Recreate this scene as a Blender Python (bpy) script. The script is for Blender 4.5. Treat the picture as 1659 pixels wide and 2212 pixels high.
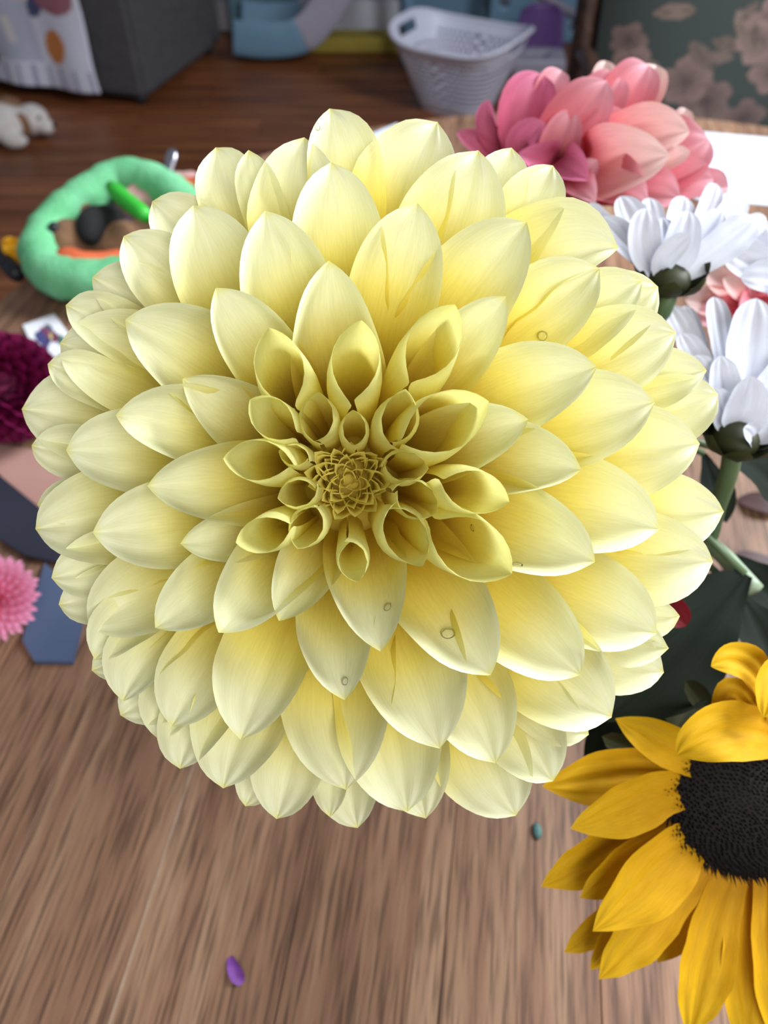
import bpy, bmesh, math, random
import numpy as np
from mathutils import Vector, Matrix
from mathutils.bvhtree import BVHTree

for o in list(bpy.data.objects):
    bpy.data.objects.remove(o)
scene = bpy.context.scene
COL = scene.collection

# ------------------------------------------------------------------ camera
W, H = 1659.0, 2212.0
FPX = 1660.0
PITCH = math.radians(48.0)
CAMZ = 1.20
TABLE_Z = 0.75
cam_d = bpy.data.cameras.new('camera')
cam = bpy.data.objects.new('camera', cam_d)
COL.objects.link(cam)
cam.location = (0, 0, CAMZ)
cam.rotation_euler = (math.pi / 2 - PITCH, 0, 0)
cam_d.sensor_fit = 'HORIZONTAL'
cam_d.sensor_width = 36.0
cam_d.lens = 36.0 * FPX / W
cam_d.clip_start = 0.01
cam_d.clip_end = 60
cam_d.dof.use_dof = True
cam_d.dof.focus_distance = 0.222
cam_d.dof.aperture_fstop = 15.0
scene.camera = cam

# ------------------------------------------------------------------ world, light, exposure
world = bpy.data.worlds.new('world')
scene.world = world
world.use_nodes = True
bg = world.node_tree.nodes['Background']
bg.inputs['Color'].default_value = (0.80, 0.88, 1.0, 1)
bg.inputs['Strength'].default_value = 0.24


def area(name, loc, target, sx, sy, power, col):
    d = bpy.data.lights.new(name, 'AREA')
    d.shape = 'RECTANGLE'
    d.size, d.size_y = sx, sy
    d.energy = power
    d.color = col
    o = bpy.data.objects.new(name, d)
    COL.objects.link(o)
    o.location = loc
    v = Vector(target) - Vector(loc)
    o.rotation_euler = v.to_track_quat('-Z', 'Y').to_euler()
    return o


# daylight through the window right of the table and the one behind the photographer
area('window_daylight_right', (1.75, 1.0, 2.2), (0.1, 0.35, 0.85), 1.0, 1.2, 135, (0.90, 0.95, 1.0))
area('window_daylight_rear', (0.55, -1.15, 2.1), (0.1, 0.3, 0.9), 1.5, 1.2, 36, (1.0, 0.98, 0.94))

scene.cycles.max_bounces = 14
scene.cycles.diffuse_bounces = 8
scene.cycles.transmission_bounces = 10
scene.cycles.transparent_max_bounces = 12
vs = scene.view_settings
vs.view_transform = 'Standard'
vs.look = 'None'
vs.gamma = 1.0
vs.use_curve_mapping = False
vs.exposure = -0.1

# ------------------------------------------------------------------ pixel -> place helpers
CR = np.array([1.0, 0, 0])
CF = np.array([0, math.cos(PITCH), -math.sin(PITCH)])
CU = np.array([0, math.sin(PITCH), math.cos(PITCH)])
CAM = np.array([0, 0, CAMZ])


def ray(px, py):
    return CF + CR * ((px - W / 2) / FPX) + CU * ((H / 2 - py) / FPX)


def at(px, py, depth):
    return CAM + ray(px, py) * depth


def on_z(px, py, z):
    d = ray(px, py)
    return CAM + d * ((z - CAMZ) / d[2])


def on_y(px, py, y):
    d = ray(px, py)
    return CAM + d * (y / d[1])


def nrm(v):
    return v / (np.linalg.norm(v) + 1e-12)


# ------------------------------------------------------------------ object helpers
def tag(o, label=None, cat=None, group=None, kind=None):
    if label: o['label'] = label
    if cat: o['category'] = cat
    if group: o['group'] = group
    if kind: o['kind'] = kind
    return o


def empty(name, loc=(0, 0, 0), label=None, cat=None, group=None):
    o = bpy.data.objects.new(name, None)
    o.empty_display_size = 0.02
    COL.objects.link(o)
    o.location = Vector([float(c) for c in loc])
    tag(o, label, cat, group)
    return o


def link(name, me, mat=None, parent=None, smooth=True):
    """links a mesh whose vertices are world coordinates; under a parent it keeps its place"""
    o = bpy.data.objects.new(name, me)
    COL.objects.link(o)
    if mat: me.materials.append(mat)
    if smooth and len(me.polygons):
        me.polygons.foreach_set('use_smooth', [True] * len(me.polygons))
    if parent is not None:
        o.parent = parent
        p = parent
        off = Vector((0, 0, 0))
        while p is not None:
            off += p.location
            p = p.parent
        o.location = -off
    return o


def pyd(name, verts, faces, mat=None, parent=None, smooth=True):
    me = bpy.data.meshes.new(name)
    me.from_pydata([tuple(map(float, v)) for v in verts], [], faces)
    me.update()
    return link(name, me, mat, parent, smooth)


def recentre(o):
    """moves the origin of a single-mesh thing into its base"""
    me = o.data
    n = len(me.vertices)
    co = np.empty(n * 3, dtype=np.float32)
    me.vertices.foreach_get('co', co)
    co = co.reshape(-1, 3)
    c = np.array([(co[:, 0].min() + co[:, 0].max()) / 2, (co[:, 1].min() + co[:, 1].max()) / 2, co[:, 2].min()])
    co -= c
    me.vertices.foreach_set('co', co.ravel())
    me.update()
    o.location = Vector([float(q) for q in c])
    return o


def box_bm(bm, c, s, rz=0.0, bevel=0.0, rx=0.0, ry=0.0):
    m = Matrix.Translation(Vector([float(q) for q in c])) @ Matrix.Rotation(rz, 4, 'Z') @ Matrix.Rotation(rx, 4, 'X') @ Matrix.Rotation(ry, 4, 'Y')
    r = bmesh.ops.create_cube(bm, size=1.0)
    bmesh.ops.scale(bm, vec=Vector(s), verts=r['verts'])
    if bevel > 0:
        es = list({e for v in r['verts'] for e in v.link_edges})
        rr = bmesh.ops.bevel(bm, geom=es, offset=bevel, segments=3, profile=0.5, affect='EDGES')
        vs_ = list({v for f in rr['faces'] for v in f.verts} | {v for v in r['verts'] if v.is_valid})
    else:
        vs_ = r['verts']
    bmesh.ops.transform(bm, matrix=m, verts=vs_)
    return vs_


def from_bm(name, bm, mat=None, parent=None, smooth=True):
    me = bpy.data.meshes.new(name)
    bmesh.ops.recalc_face_normals(bm, faces=bm.faces)
    bm.to_mesh(me)
    bm.free()
    return link(name, me, mat, parent, smooth)


def box(name, c, s, mat, parent=None, rz=0.0, bevel=0.004, rx=0.0, ry=0.0):
    bm = bmesh.new()
    box_bm(bm, c, s, rz, bevel, rx, ry)
    return from_bm(name, bm, mat, parent, smooth=False)


def tube_geo(pts, rad, seg=10, closed=False, flat=None):
    pts = [np.array(p, float) for p in pts]
    n = len(pts)
    if not hasattr(rad, '__len__'): rad = [rad] * n
    V, F = [], []
    up = np.array([0, 0, 1.0])
    prev = None
    for i in range(n):
        if closed:
            t = pts[(i + 1) % n] - pts[i - 1]
        else:
            t = pts[min(i + 1, n - 1)] - pts[max(i - 1, 0)]
        t = nrm(t)
        if prev is None:
            a = np.cross(t, up)
            if np.linalg.norm(a) < 1e-3: a = np.cross(t, np.array([1.0, 0, 0]))
        else:
            a = prev - t * np.dot(prev, t)
        a = nrm(a)
        prev = a
        b = np.cross(t, a)
        for k in range(seg):
            an = 2 * math.pi * k / seg
            V.append(pts[i] + (a * math.cos(an) + b * math.sin(an) * (flat or 1.0)) * rad[i])
    for i in range(n if closed else n - 1):
        j = (i + 1) % n
        for k in range(seg):
            F.append((i * seg + k, i * seg + (k + 1) % seg, j * seg + (k + 1) % seg, j * seg + k))
    if not closed:
        F.append(tuple(range(seg))[::-1])
        F.append(tuple((n - 1) * seg + k for k in range(seg)))
    return V, F


def tube(name, pts, rad, mat, parent=None, seg=10, closed=False, flat=None):
    V, F = tube_geo(pts, rad, seg, closed, flat)
    return pyd(name, V, F, mat, parent)


def smooth_path(pts, n=24):
    """Catmull-Rom through the points"""
    P = [np.array(p, float) for p in pts]
    P = [2 * P[0] - P[1]] + P + [2 * P[-1] - P[-2]]
    out = []
    segs = len(P) - 3
    for i in range(n):
        u = i / (n - 1) * segs
        k = min(int(u), segs - 1)
        t = u - k
        a, b, c, d = P[k:k + 4]
        out.append(0.5 * (2 * b + (c - a) * t + (2 * a - 5 * b + 4 * c - d) * t * t + (3 * b - a - 3 * c + d) * t ** 3))
    return out


# ------------------------------------------------------------------ materials
def srgb(r, g, b):
    f = lambda c: (c / 255 / 12.92) if c / 255 <= 0.04045 else ((c / 255 + 0.055) / 1.055) ** 2.4
    return (f(r), f(g), f(b), 1.0)


def new_mat(name):
    m = bpy.data.materials.new(name)
    m.use_nodes = True
    nt = m.node_tree
    for n in list(nt.nodes): nt.nodes.remove(n)
    out = nt.nodes.new('ShaderNodeOutputMaterial')
    return m, nt, out


def N(nt, typ, **kw):
    n = nt.nodes.new(typ)
    for k, v in kw.items():
        if k in n.inputs:
            n.inputs[k].default_value = v
        else:
            setattr(n, k, v)
    return n


def mat_plain(name, c1, c2=None, scale=8.0, rough=0.6, bump=0.0, bscale=80.0, spec=0.4, metal=0.0, coat=0.0):
    m, nt, out = new_mat(name)
    p = N(nt, 'ShaderNodeBsdfPrincipled', Roughness=rough, Metallic=metal)
    p.inputs['Specular IOR Level'].default_value = spec
    p.inputs['Coat Weight'].default_value = coat
    tc = N(nt, 'ShaderNodeTexCoord')
    nz = N(nt, 'ShaderNodeTexNoise', Scale=scale, Detail=4.0)
    nt.links.new(tc.outputs['Object'], nz.inputs['Vector'])
    rp = N(nt, 'ShaderNodeValToRGB')
    rp.color_ramp.elements[0].color = c1
    rp.color_ramp.elements[1].color = c2 or c1
    rp.color_ramp.elements[0].position = 0.32
    rp.color_ramp.elements[1].position = 0.68
    nt.links.new(nz.outputs['Fac'], rp.inputs['Fac'])
    nt.links.new(rp.outputs['Color'], p.inputs['Base Color'])
    if bump:
        nb = N(nt, 'ShaderNodeTexNoise', Scale=bscale, Detail=3.0)
        nt.links.new(tc.outputs['Object'], nb.inputs['Vector'])
        b = N(nt, 'ShaderNodeBump', Strength=bump, Distance=0.002)
        nt.links.new(nb.outputs['Fac'], b.inputs['Height'])
        nt.links.new(b.outputs['Normal'], p.inputs['Normal'])
    nt.links.new(p.outputs['BSDF'], out.inputs['Surface'])
    return m


def mat_vcol(name, rough=0.8, bump=0.15, bscale=400):
    m, nt, out = new_mat(name)
    p = N(nt, 'ShaderNodeBsdfPrincipled', Roughness=rough)
    a = N(nt, 'ShaderNodeAttribute', attribute_name='col')
    nt.links.new(a.outputs['Color'], p.inputs['Base Color'])
    tc = N(nt, 'ShaderNodeTexCoord')
    nb = N(nt, 'ShaderNodeTexNoise', Scale=bscale, Detail=2.0)
    nt.links.new(tc.outputs['Object'], nb.inputs['Vector'])
    b = N(nt, 'ShaderNodeBump', Strength=bump, Distance=0.002)
    nt.links.new(nb.outputs['Fac'], b.inputs['Height'])
    nt.links.new(b.outputs['Normal'], p.inputs['Normal'])
    nt.links.new(p.outputs['BSDF'], out.inputs['Surface'])
    return m


def mat_petal(name, stops, trans=0.35, vein=0.12, vscale=14.0, rough=0.55, spec=0.25, tint=None, mottle=0.0):
    """pigment runs from the tip (0) to the base (1) of a petal; fine veins run along it; thin, so light passes through"""
    m, nt, out = new_mat(name)
    at_ = N(nt, 'ShaderNodeAttribute', attribute_name='su')
    pc = N(nt, 'ShaderNodeAttribute', attribute_name='pc')
    rp = N(nt, 'ShaderNodeValToRGB')
    cr = rp.color_ramp
    cr.elements[0].position, cr.elements[0].color = stops[0]
    cr.elements[1].position, cr.elements[1].color = stops[-1]
    for pos, c in stops[1:-1]:
        e = cr.elements.new(pos)
        e.color = c
    nt.links.new(at_.outputs['Fac'], rp.inputs['Fac'])
    nz = N(nt, 'ShaderNodeTexNoise', Scale=vscale, Detail=3.0, Roughness=0.6)
    nt.links.new(pc.outputs['Vector'], nz.inputs['Vector'])
    mx = N(nt, 'ShaderNodeMix', data_type='RGBA', blend_type='MULTIPLY')
    mx.inputs['Factor'].default_value = 1.0
    mr = N(nt, 'ShaderNodeMapRange')
    mr.inputs['From Min'].default_value = 0.3
    mr.inputs['From Max'].default_value = 0.7
    mr.inputs['To Min'].default_value = 1.0 - vein
    mr.inputs['To Max'].default_value = 1.0
    nt.links.new(nz.outputs['Fac'], mr.inputs['Value'])
    nt.links.new(rp.outputs['Color'], mx.inputs['A'])
    nt.links.new(mr.outputs['Result'], mx.inputs['B'])
    col = mx.outputs['Result']
    p = N(nt, 'ShaderNodeBsdfPrincipled', Roughness=rough)
    p.inputs['Specular IOR Level'].default_value = spec
    p.inputs['Sheen Weight'].default_value = 0.0
    nt.links.new(col, p.inputs['Base Color'])
    b = N(nt, 'ShaderNodeBump', Strength=0.12, Distance=0.0006)
    nt.links.new(nz.outputs['Fac'], b.inputs['Height'])
    nt.links.new(b.outputs['Normal'], p.inputs['Normal'])
    t = N(nt, 'ShaderNodeBsdfTranslucent')
    if tint:
        mt = N(nt, 'ShaderNodeMix', data_type='RGBA', blend_type='MULTIPLY')
        mt.inputs['Factor'].default_value = 1.0
        mt.inputs['B'].default_value = tint
        nt.links.new(col, mt.inputs['A'])
        nt.links.new(mt.outputs['Result'], t.inputs['Color'])
    else:
        nt.links.new(col, t.inputs['Color'])
    ms = N(nt, 'ShaderNodeMixShader')
    ms.inputs['Fac'].default_value = trans
    nt.links.new(p.outputs['BSDF'], ms.inputs[1])
    nt.links.new(t.outputs['BSDF'], ms.inputs[2])
    nt.links.new(ms.outputs['Shader'], out.inputs['Surface'])
    return m


def mat_wood(name, dark, mid, light, rough=0.45, scale=1.0, pores=0.6, spec=0.4, coat=0.0):
    """grain runs along the local Y axis of each board; each board differs"""
    m, nt, out = new_mat(name)
    tc = N(nt, 'ShaderNodeTexCoord')
    oi = N(nt, 'ShaderNodeObjectInfo')
    mp = N(nt, 'ShaderNodeMapping')
    mp.inputs['Scale'].default_value = (60 * scale, 3.6 * scale, 60 * scale)
    ad = N(nt, 'ShaderNodeVectorMath', operation='ADD')
    sc = N(nt, 'ShaderNodeVectorMath', operation='SCALE')
    sc.inputs['Scale'].default_value = 7.0
    cb = N(nt, 'ShaderNodeCombineXYZ')
    nt.links.new(oi.outputs['Random'], cb.inputs['X'])
    nt.links.new(oi.outputs['Random'], cb.inputs['Y'])
    nt.links.new(cb.outputs['Vector'], sc.inputs[0])
    nt.links.new(tc.outputs['Object'], ad.inputs[0])
    nt.links.new(sc.outputs['Vector'], ad.inputs[1])
    nt.links.new(ad.outputs['Vector'], mp.inputs['Vector'])
    n1 = N(nt, 'ShaderNodeTexNoise', Scale=1.0, Detail=6.0, Roughness=0.62, Distortion=0.6)
    nt.links.new(mp.outputs['Vector'], n1.inputs['Vector'])
    rp = N(nt, 'ShaderNodeValToRGB')
    e = rp.color_ramp.elements
    e[0].position, e[0].color = 0.30, dark
    e[1].position, e[1].color = 0.70, light
    k = rp.color_ramp.elements.new(0.5)
    k.color = mid
    nt.links.new(n1.outputs['Fac'], rp.inputs['Fac'])
    # pores: short thin dark dashes along the grain
    mp2 = N(nt, 'ShaderNodeMapping')
    mp2.inputs['Scale'].default_value = (420 * scale, 22 * scale, 420 * scale)
    nt.links.new(ad.outputs['Vector'], mp2.inputs['Vector'])
    n2 = N(nt, 'ShaderNodeTexNoise', Scale=1.0, Detail=2.0)
    nt.links.new(mp2.outputs['Vector'], n2.inputs['Vector'])
    mr = N(nt, 'ShaderNodeMapRange')
    mr.inputs['From Min'].default_value = 0.36
    mr.inputs['From Max'].default_value = 0.52
    mr.inputs['To Min'].default_value = 1.0 - pores
    mr.inputs['To Max'].default_value = 1.0
    nt.links.new(n2.outputs['Fac'], mr.inputs['Value'])
    mx = N(nt, 'ShaderNodeMix', data_type='RGBA', blend_type='MULTIPLY')
    mx.inputs['Factor'].default_value = 1.0
    nt.links.new(rp.outputs['Color'], mx.inputs['A'])
    nt.links.new(mr.outputs['Result'], mx.inputs['B'])
    hv = N(nt, 'ShaderNodeHueSaturation')
    mv = N(nt, 'ShaderNodeMapRange')
    mv.inputs['To Min'].default_value = 0.82
    mv.inputs['To Max'].default_value = 1.15
    nt.links.new(oi.outputs['Random'], mv.inputs['Value'])
    nt.links.new(mv.outputs['Result'], hv.inputs['Value'])
    nt.links.new(mx.outputs['Result'], hv.inputs['Color'])
    p = N(nt, 'ShaderNodeBsdfPrincipled', Roughness=rough)
    p.inputs['Specular IOR Level'].default_value = spec
    p.inputs['Coat Weight'].default_value = coat
    nt.links.new(hv.outputs['Color'], p.inputs['Base Color'])
    b = N(nt, 'ShaderNodeBump', Strength=0.25, Distance=0.0008)
    nt.links.new(n2.outputs['Fac'], b.inputs['Height'])
    nt.links.new(b.outputs['Normal'], p.inputs['Normal'])
    nt.links.new(p.outputs['BSDF'], out.inputs['Surface'])
    return m


M = {}
M['table'] = mat_wood('table_wood', srgb(100, 70, 53), srgb(134, 100, 78), srgb(158, 126, 100), rough=0.5, pores=0.5)
M['floor'] = mat_wood('floor_wood', srgb(74, 38, 18), srgb(118, 68, 38), srgb(146, 92, 54), rough=0.42, scale=0.35, pores=0.25)
M['darkwood'] = mat_wood('dark_chair_wood', srgb(30, 17, 12), srgb(52, 32, 24), srgb(70, 46, 34), rough=0.4, scale=1.0, pores=0.3)
M['tablewood_leg'] = mat_wood('table_leg_wood', srgb(86, 58, 43), srgb(120, 86, 64), srgb(150, 115, 90), rough=0.5, pores=0.4)
M['wall'] = mat_plain('wall_paint', srgb(168, 165, 178), srgb(160, 158, 170), 3, 0.85)
M['trim'] = mat_plain('trim_paint', srgb(205, 205, 214), srgb(196, 196, 206), 5, 0.5)
DY = [(0.0, srgb(234, 230, 150)), (0.05, srgb(236, 237, 200)), (0.22, srgb(238, 238, 194)), (0.5, srgb(237, 225, 122)), (0.8, srgb(232, 208, 74)), (1.0, srgb(226, 196, 60))]
M['dahlia'] = mat_petal('pale_yellow_petal', DY, trans=0.14, vein=0.09, tint=(1.0, 0.98, 0.84, 1))
M['dahlia_mid'] = mat_petal('yellow_rolled_petal', [(0.0, srgb(236, 232, 150)), (0.2, srgb(242, 238, 168)), (0.5, srgb(240, 228, 120)), (1.0, srgb(230, 204, 70))], trans=0.42, vein=0.06, tint=(1.0, 0.98, 0.84, 1))
M['dahlia_in'] = mat_petal('yellow_inner_floret', [(0.0, srgb(244, 236, 140)), (0.5, srgb(242, 226, 100)), (1.0, srgb(230, 204, 64))], trans=0.4, vein=0.06, tint=(1.0, 0.98, 0.82, 1))
M['pink'] = mat_petal('salmon_pink_petal', [(0.0, srgb(232, 178, 190)), (0.3, srgb(226, 140, 152)), (0.65, srgb(222, 104, 116)), (1.0, srgb(204, 58, 70))], trans=0.35, vein=0.16)
M['pink_tip'] = mat_petal('pale_pink_petal', [(0.0, srgb(240, 212, 206)), (0.35, srgb(232, 178, 172)), (0.7, srgb(226, 130, 134)), (1.0, srgb(206, 66, 76))], trans=0.35, vein=0.16)
M['pink_deep'] = mat_petal('magenta_pink_petal', [(0.0, srgb(206, 116, 150)), (0.4, srgb(196, 92, 122)), (1.0, srgb(170, 44, 66))], trans=0.3, vein=0.16)
M['white'] = mat_petal('white_petal', [(0.0, srgb(216, 219, 232)), (0.7, srgb(218, 220, 230)), (1.0, srgb(214, 218, 192))], trans=0.25, vein=0.10)
M['sun'] = mat_petal('sunflower_petal', [(0.0, srgb(220, 174, 12)), (0.5, srgb(208, 152, 4)), (1.0, srgb(178, 102, 2))], trans=0.2, vein=0.2, rough=0.7)
M['magenta'] = mat_petal('dark_magenta_petal', [(0.0, srgb(128, 20, 78)), (0.5, srgb(100, 10, 54)), (1.0, srgb(58, 4, 26))], trans=0.2, vein=0.1)
M['aster'] = mat_petal('pink_aster_petal', [(0.0, srgb(240, 168, 204)), (0.5, srgb(232, 128, 160)), (1.0, srgb(226, 120, 96))], trans=0.3, vein=0.1)
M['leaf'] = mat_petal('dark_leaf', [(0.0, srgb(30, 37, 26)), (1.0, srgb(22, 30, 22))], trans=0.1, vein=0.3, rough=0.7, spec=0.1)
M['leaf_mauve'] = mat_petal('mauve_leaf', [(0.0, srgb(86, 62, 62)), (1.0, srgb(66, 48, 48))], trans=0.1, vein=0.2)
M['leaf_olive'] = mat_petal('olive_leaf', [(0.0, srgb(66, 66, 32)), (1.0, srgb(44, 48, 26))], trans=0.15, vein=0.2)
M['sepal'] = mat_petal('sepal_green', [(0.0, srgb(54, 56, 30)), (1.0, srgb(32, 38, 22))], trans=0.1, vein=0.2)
M['stem'] = mat_plain('stem_green', srgb(70, 92, 58), srgb(92, 112, 78), 30, 0.5)
M['stem_pale'] = mat_plain('stem_pale_green', srgb(128, 148, 120), srgb(150, 166, 140), 30, 0.45)
M['disc'] = mat_plain('sunflower_disc', srgb(10, 6, 7), srgb(24, 11, 12), 300, 0.8)
M['dahlia_heart'] = mat_plain('dahlia_heart_yellow', srgb(214, 192, 70), srgb(226, 206, 90), 90, 0.7)
M['core'] = mat_plain('flower_core', srgb(170, 160, 60), srgb(196, 180, 70), 60, 0.7)
M['paper'] = mat_plain('white_paper', srgb(206, 216, 234), srgb(202, 212, 230), 6, 0.7)
M['grey_fabric'] = mat_plain('grey_sofa_fabric', srgb(66, 64, 68), srgb(76, 74, 78), 40, 0.9, bump=0.3, bscale=500)
M['basket'] = mat_plain('white_plastic', srgb(206, 206, 222), srgb(200, 200, 216), 4, 0.45)
M['blue_plastic'] = mat_plain('light_blue_plastic', srgb(108, 140, 164), srgb(100, 132, 156), 4, 0.4)
M['mauve_plastic'] = mat_plain('pale_mauve_plastic', srgb(160, 156, 170), srgb(152, 148, 162), 6, 0.4)
M['purple_plastic'] = mat_plain('purple_plastic', srgb(96, 66, 122), srgb(88, 60, 114), 6, 0.5)
M['yellow_mat'] = mat_plain('olive_yellow_foam', srgb(150, 132, 52), srgb(140, 122, 46), 9, 0.8)
M['teal_fabric'] = mat_plain('teal_storage', srgb(86, 112, 122), srgb(78, 104, 114), 9, 0.8)
M['black'] = mat_plain('black_plastic', srgb(26, 26, 32), srgb(32, 32, 40), 9, 0.5)
M['green_plush'] = mat_plain('green_plush', srgb(96, 176, 122), srgb(120, 192, 144), 40, 0.9, bump=0.7, bscale=260)
M['green_bright'] = mat_plain('bright_green_plastic', srgb(52, 172, 52), srgb(58, 180, 58), 9, 0.4)
M['brown_plush'] = mat_plain('brown_plush', srgb(112, 82, 60), srgb(132, 98, 72), 60, 0.95, bump=0.7, bscale=300)
M['black_plush'] = mat_plain('black_plush', srgb(24, 24, 26), srgb(32, 32, 34), 60, 0.95, bump=0.7, bscale=300)
M['plum_cloth'] = mat_plain('plum_cloth', srgb(66, 54, 66), srgb(92, 80, 96), 40, 0.9)
M['rose_cloth'] = mat_plain('rose_cloth', srgb(170, 128, 122), srgb(198, 160, 156), 40, 0.9)
M['orange'] = mat_plain('orange_felt', srgb(186, 84, 48), srgb(198, 94, 56), 30, 0.85)
M['wicker'] = mat_plain('brown_basket_lining', srgb(96, 66, 46), srgb(116, 82, 60), 50, 0.9)
M['metal'] = mat_plain('spoon_metal', srgb(190, 190, 200), srgb(200, 200, 210), 9, 0.28, metal=1.0)
M['yellow_block'] = mat_plain('yellow_block', srgb(232, 168, 24), srgb(226, 160, 20), 9, 0.5)
M['navy'] = mat_plain('navy_card', srgb(34, 34, 48), srgb(40, 40, 54), 12, 0.7)
M['blue_card'] = mat_plain('slate_blue_card', srgb(74, 88, 116), srgb(68, 82, 110), 12, 0.75)
M['pink_card'] = mat_plain('dusty_pink_card', srgb(170, 130, 120), srgb(160, 120, 110), 12, 0.75)
M['purple_bit'] = mat_plain('purple_petal_bit', srgb(120, 66, 150), srgb(100, 50, 126), 200, 0.6)
M['teal_bit'] = mat_plain('teal_bit', srgb(70, 104, 100), srgb(62, 94, 92), 100, 0.6)
M['white_plush'] = mat_plain('white_plush', srgb(206, 198, 194), srgb(190, 180, 176), 30, 0.95, bump=0.7, bscale=200)
M['vase'] = mat_plain('stoneware_vase', srgb(120, 108, 100), srgb(108, 98, 92), 20, 0.4)
M['fabric_print'] = mat_vcol('floral_chair_fabric', 0.9)
M['quilt_print'] = mat_vcol('patchwork_fabric', 0.9)
M['sticker_print'] = mat_vcol('printed_card', 0.6, 0.0)


def mat_water():
    m, nt, out = new_mat('water_drop')
    g = N(nt, 'ShaderNodeBsdfGlossy', Roughness=0.03)
    t = N(nt, 'ShaderNodeBsdfTransparent')
    t.inputs['Color'].default_value = (0.97, 0.97, 0.97, 1)
    fr = N(nt, 'ShaderNodeFresnel', IOR=1.33)
    ms = N(nt, 'ShaderNodeMixShader')
    nt.links.new(fr.outputs['Fac'], ms.inputs['Fac'])
    nt.links.new(t.outputs['BSDF'], ms.inputs[1])
    nt.links.new(g.outputs['BSDF'], ms.inputs[2])
    nt.links.new(ms.outputs['Shader'], out.inputs['Surface'])
    return m


M['water'] = mat_water()

# ------------------------------------------------------------------ petal builder
TOCAM = -CF


def bez(P, n=64):
    t = np.linspace(0, 1, n)[:, None]
    return (1 - t) ** 3 * P[0] + 3 * (1 - t) ** 2 * t * P[1] + 3 * (1 - t) * t * t * P[2] + t ** 3 * P[3]


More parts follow.
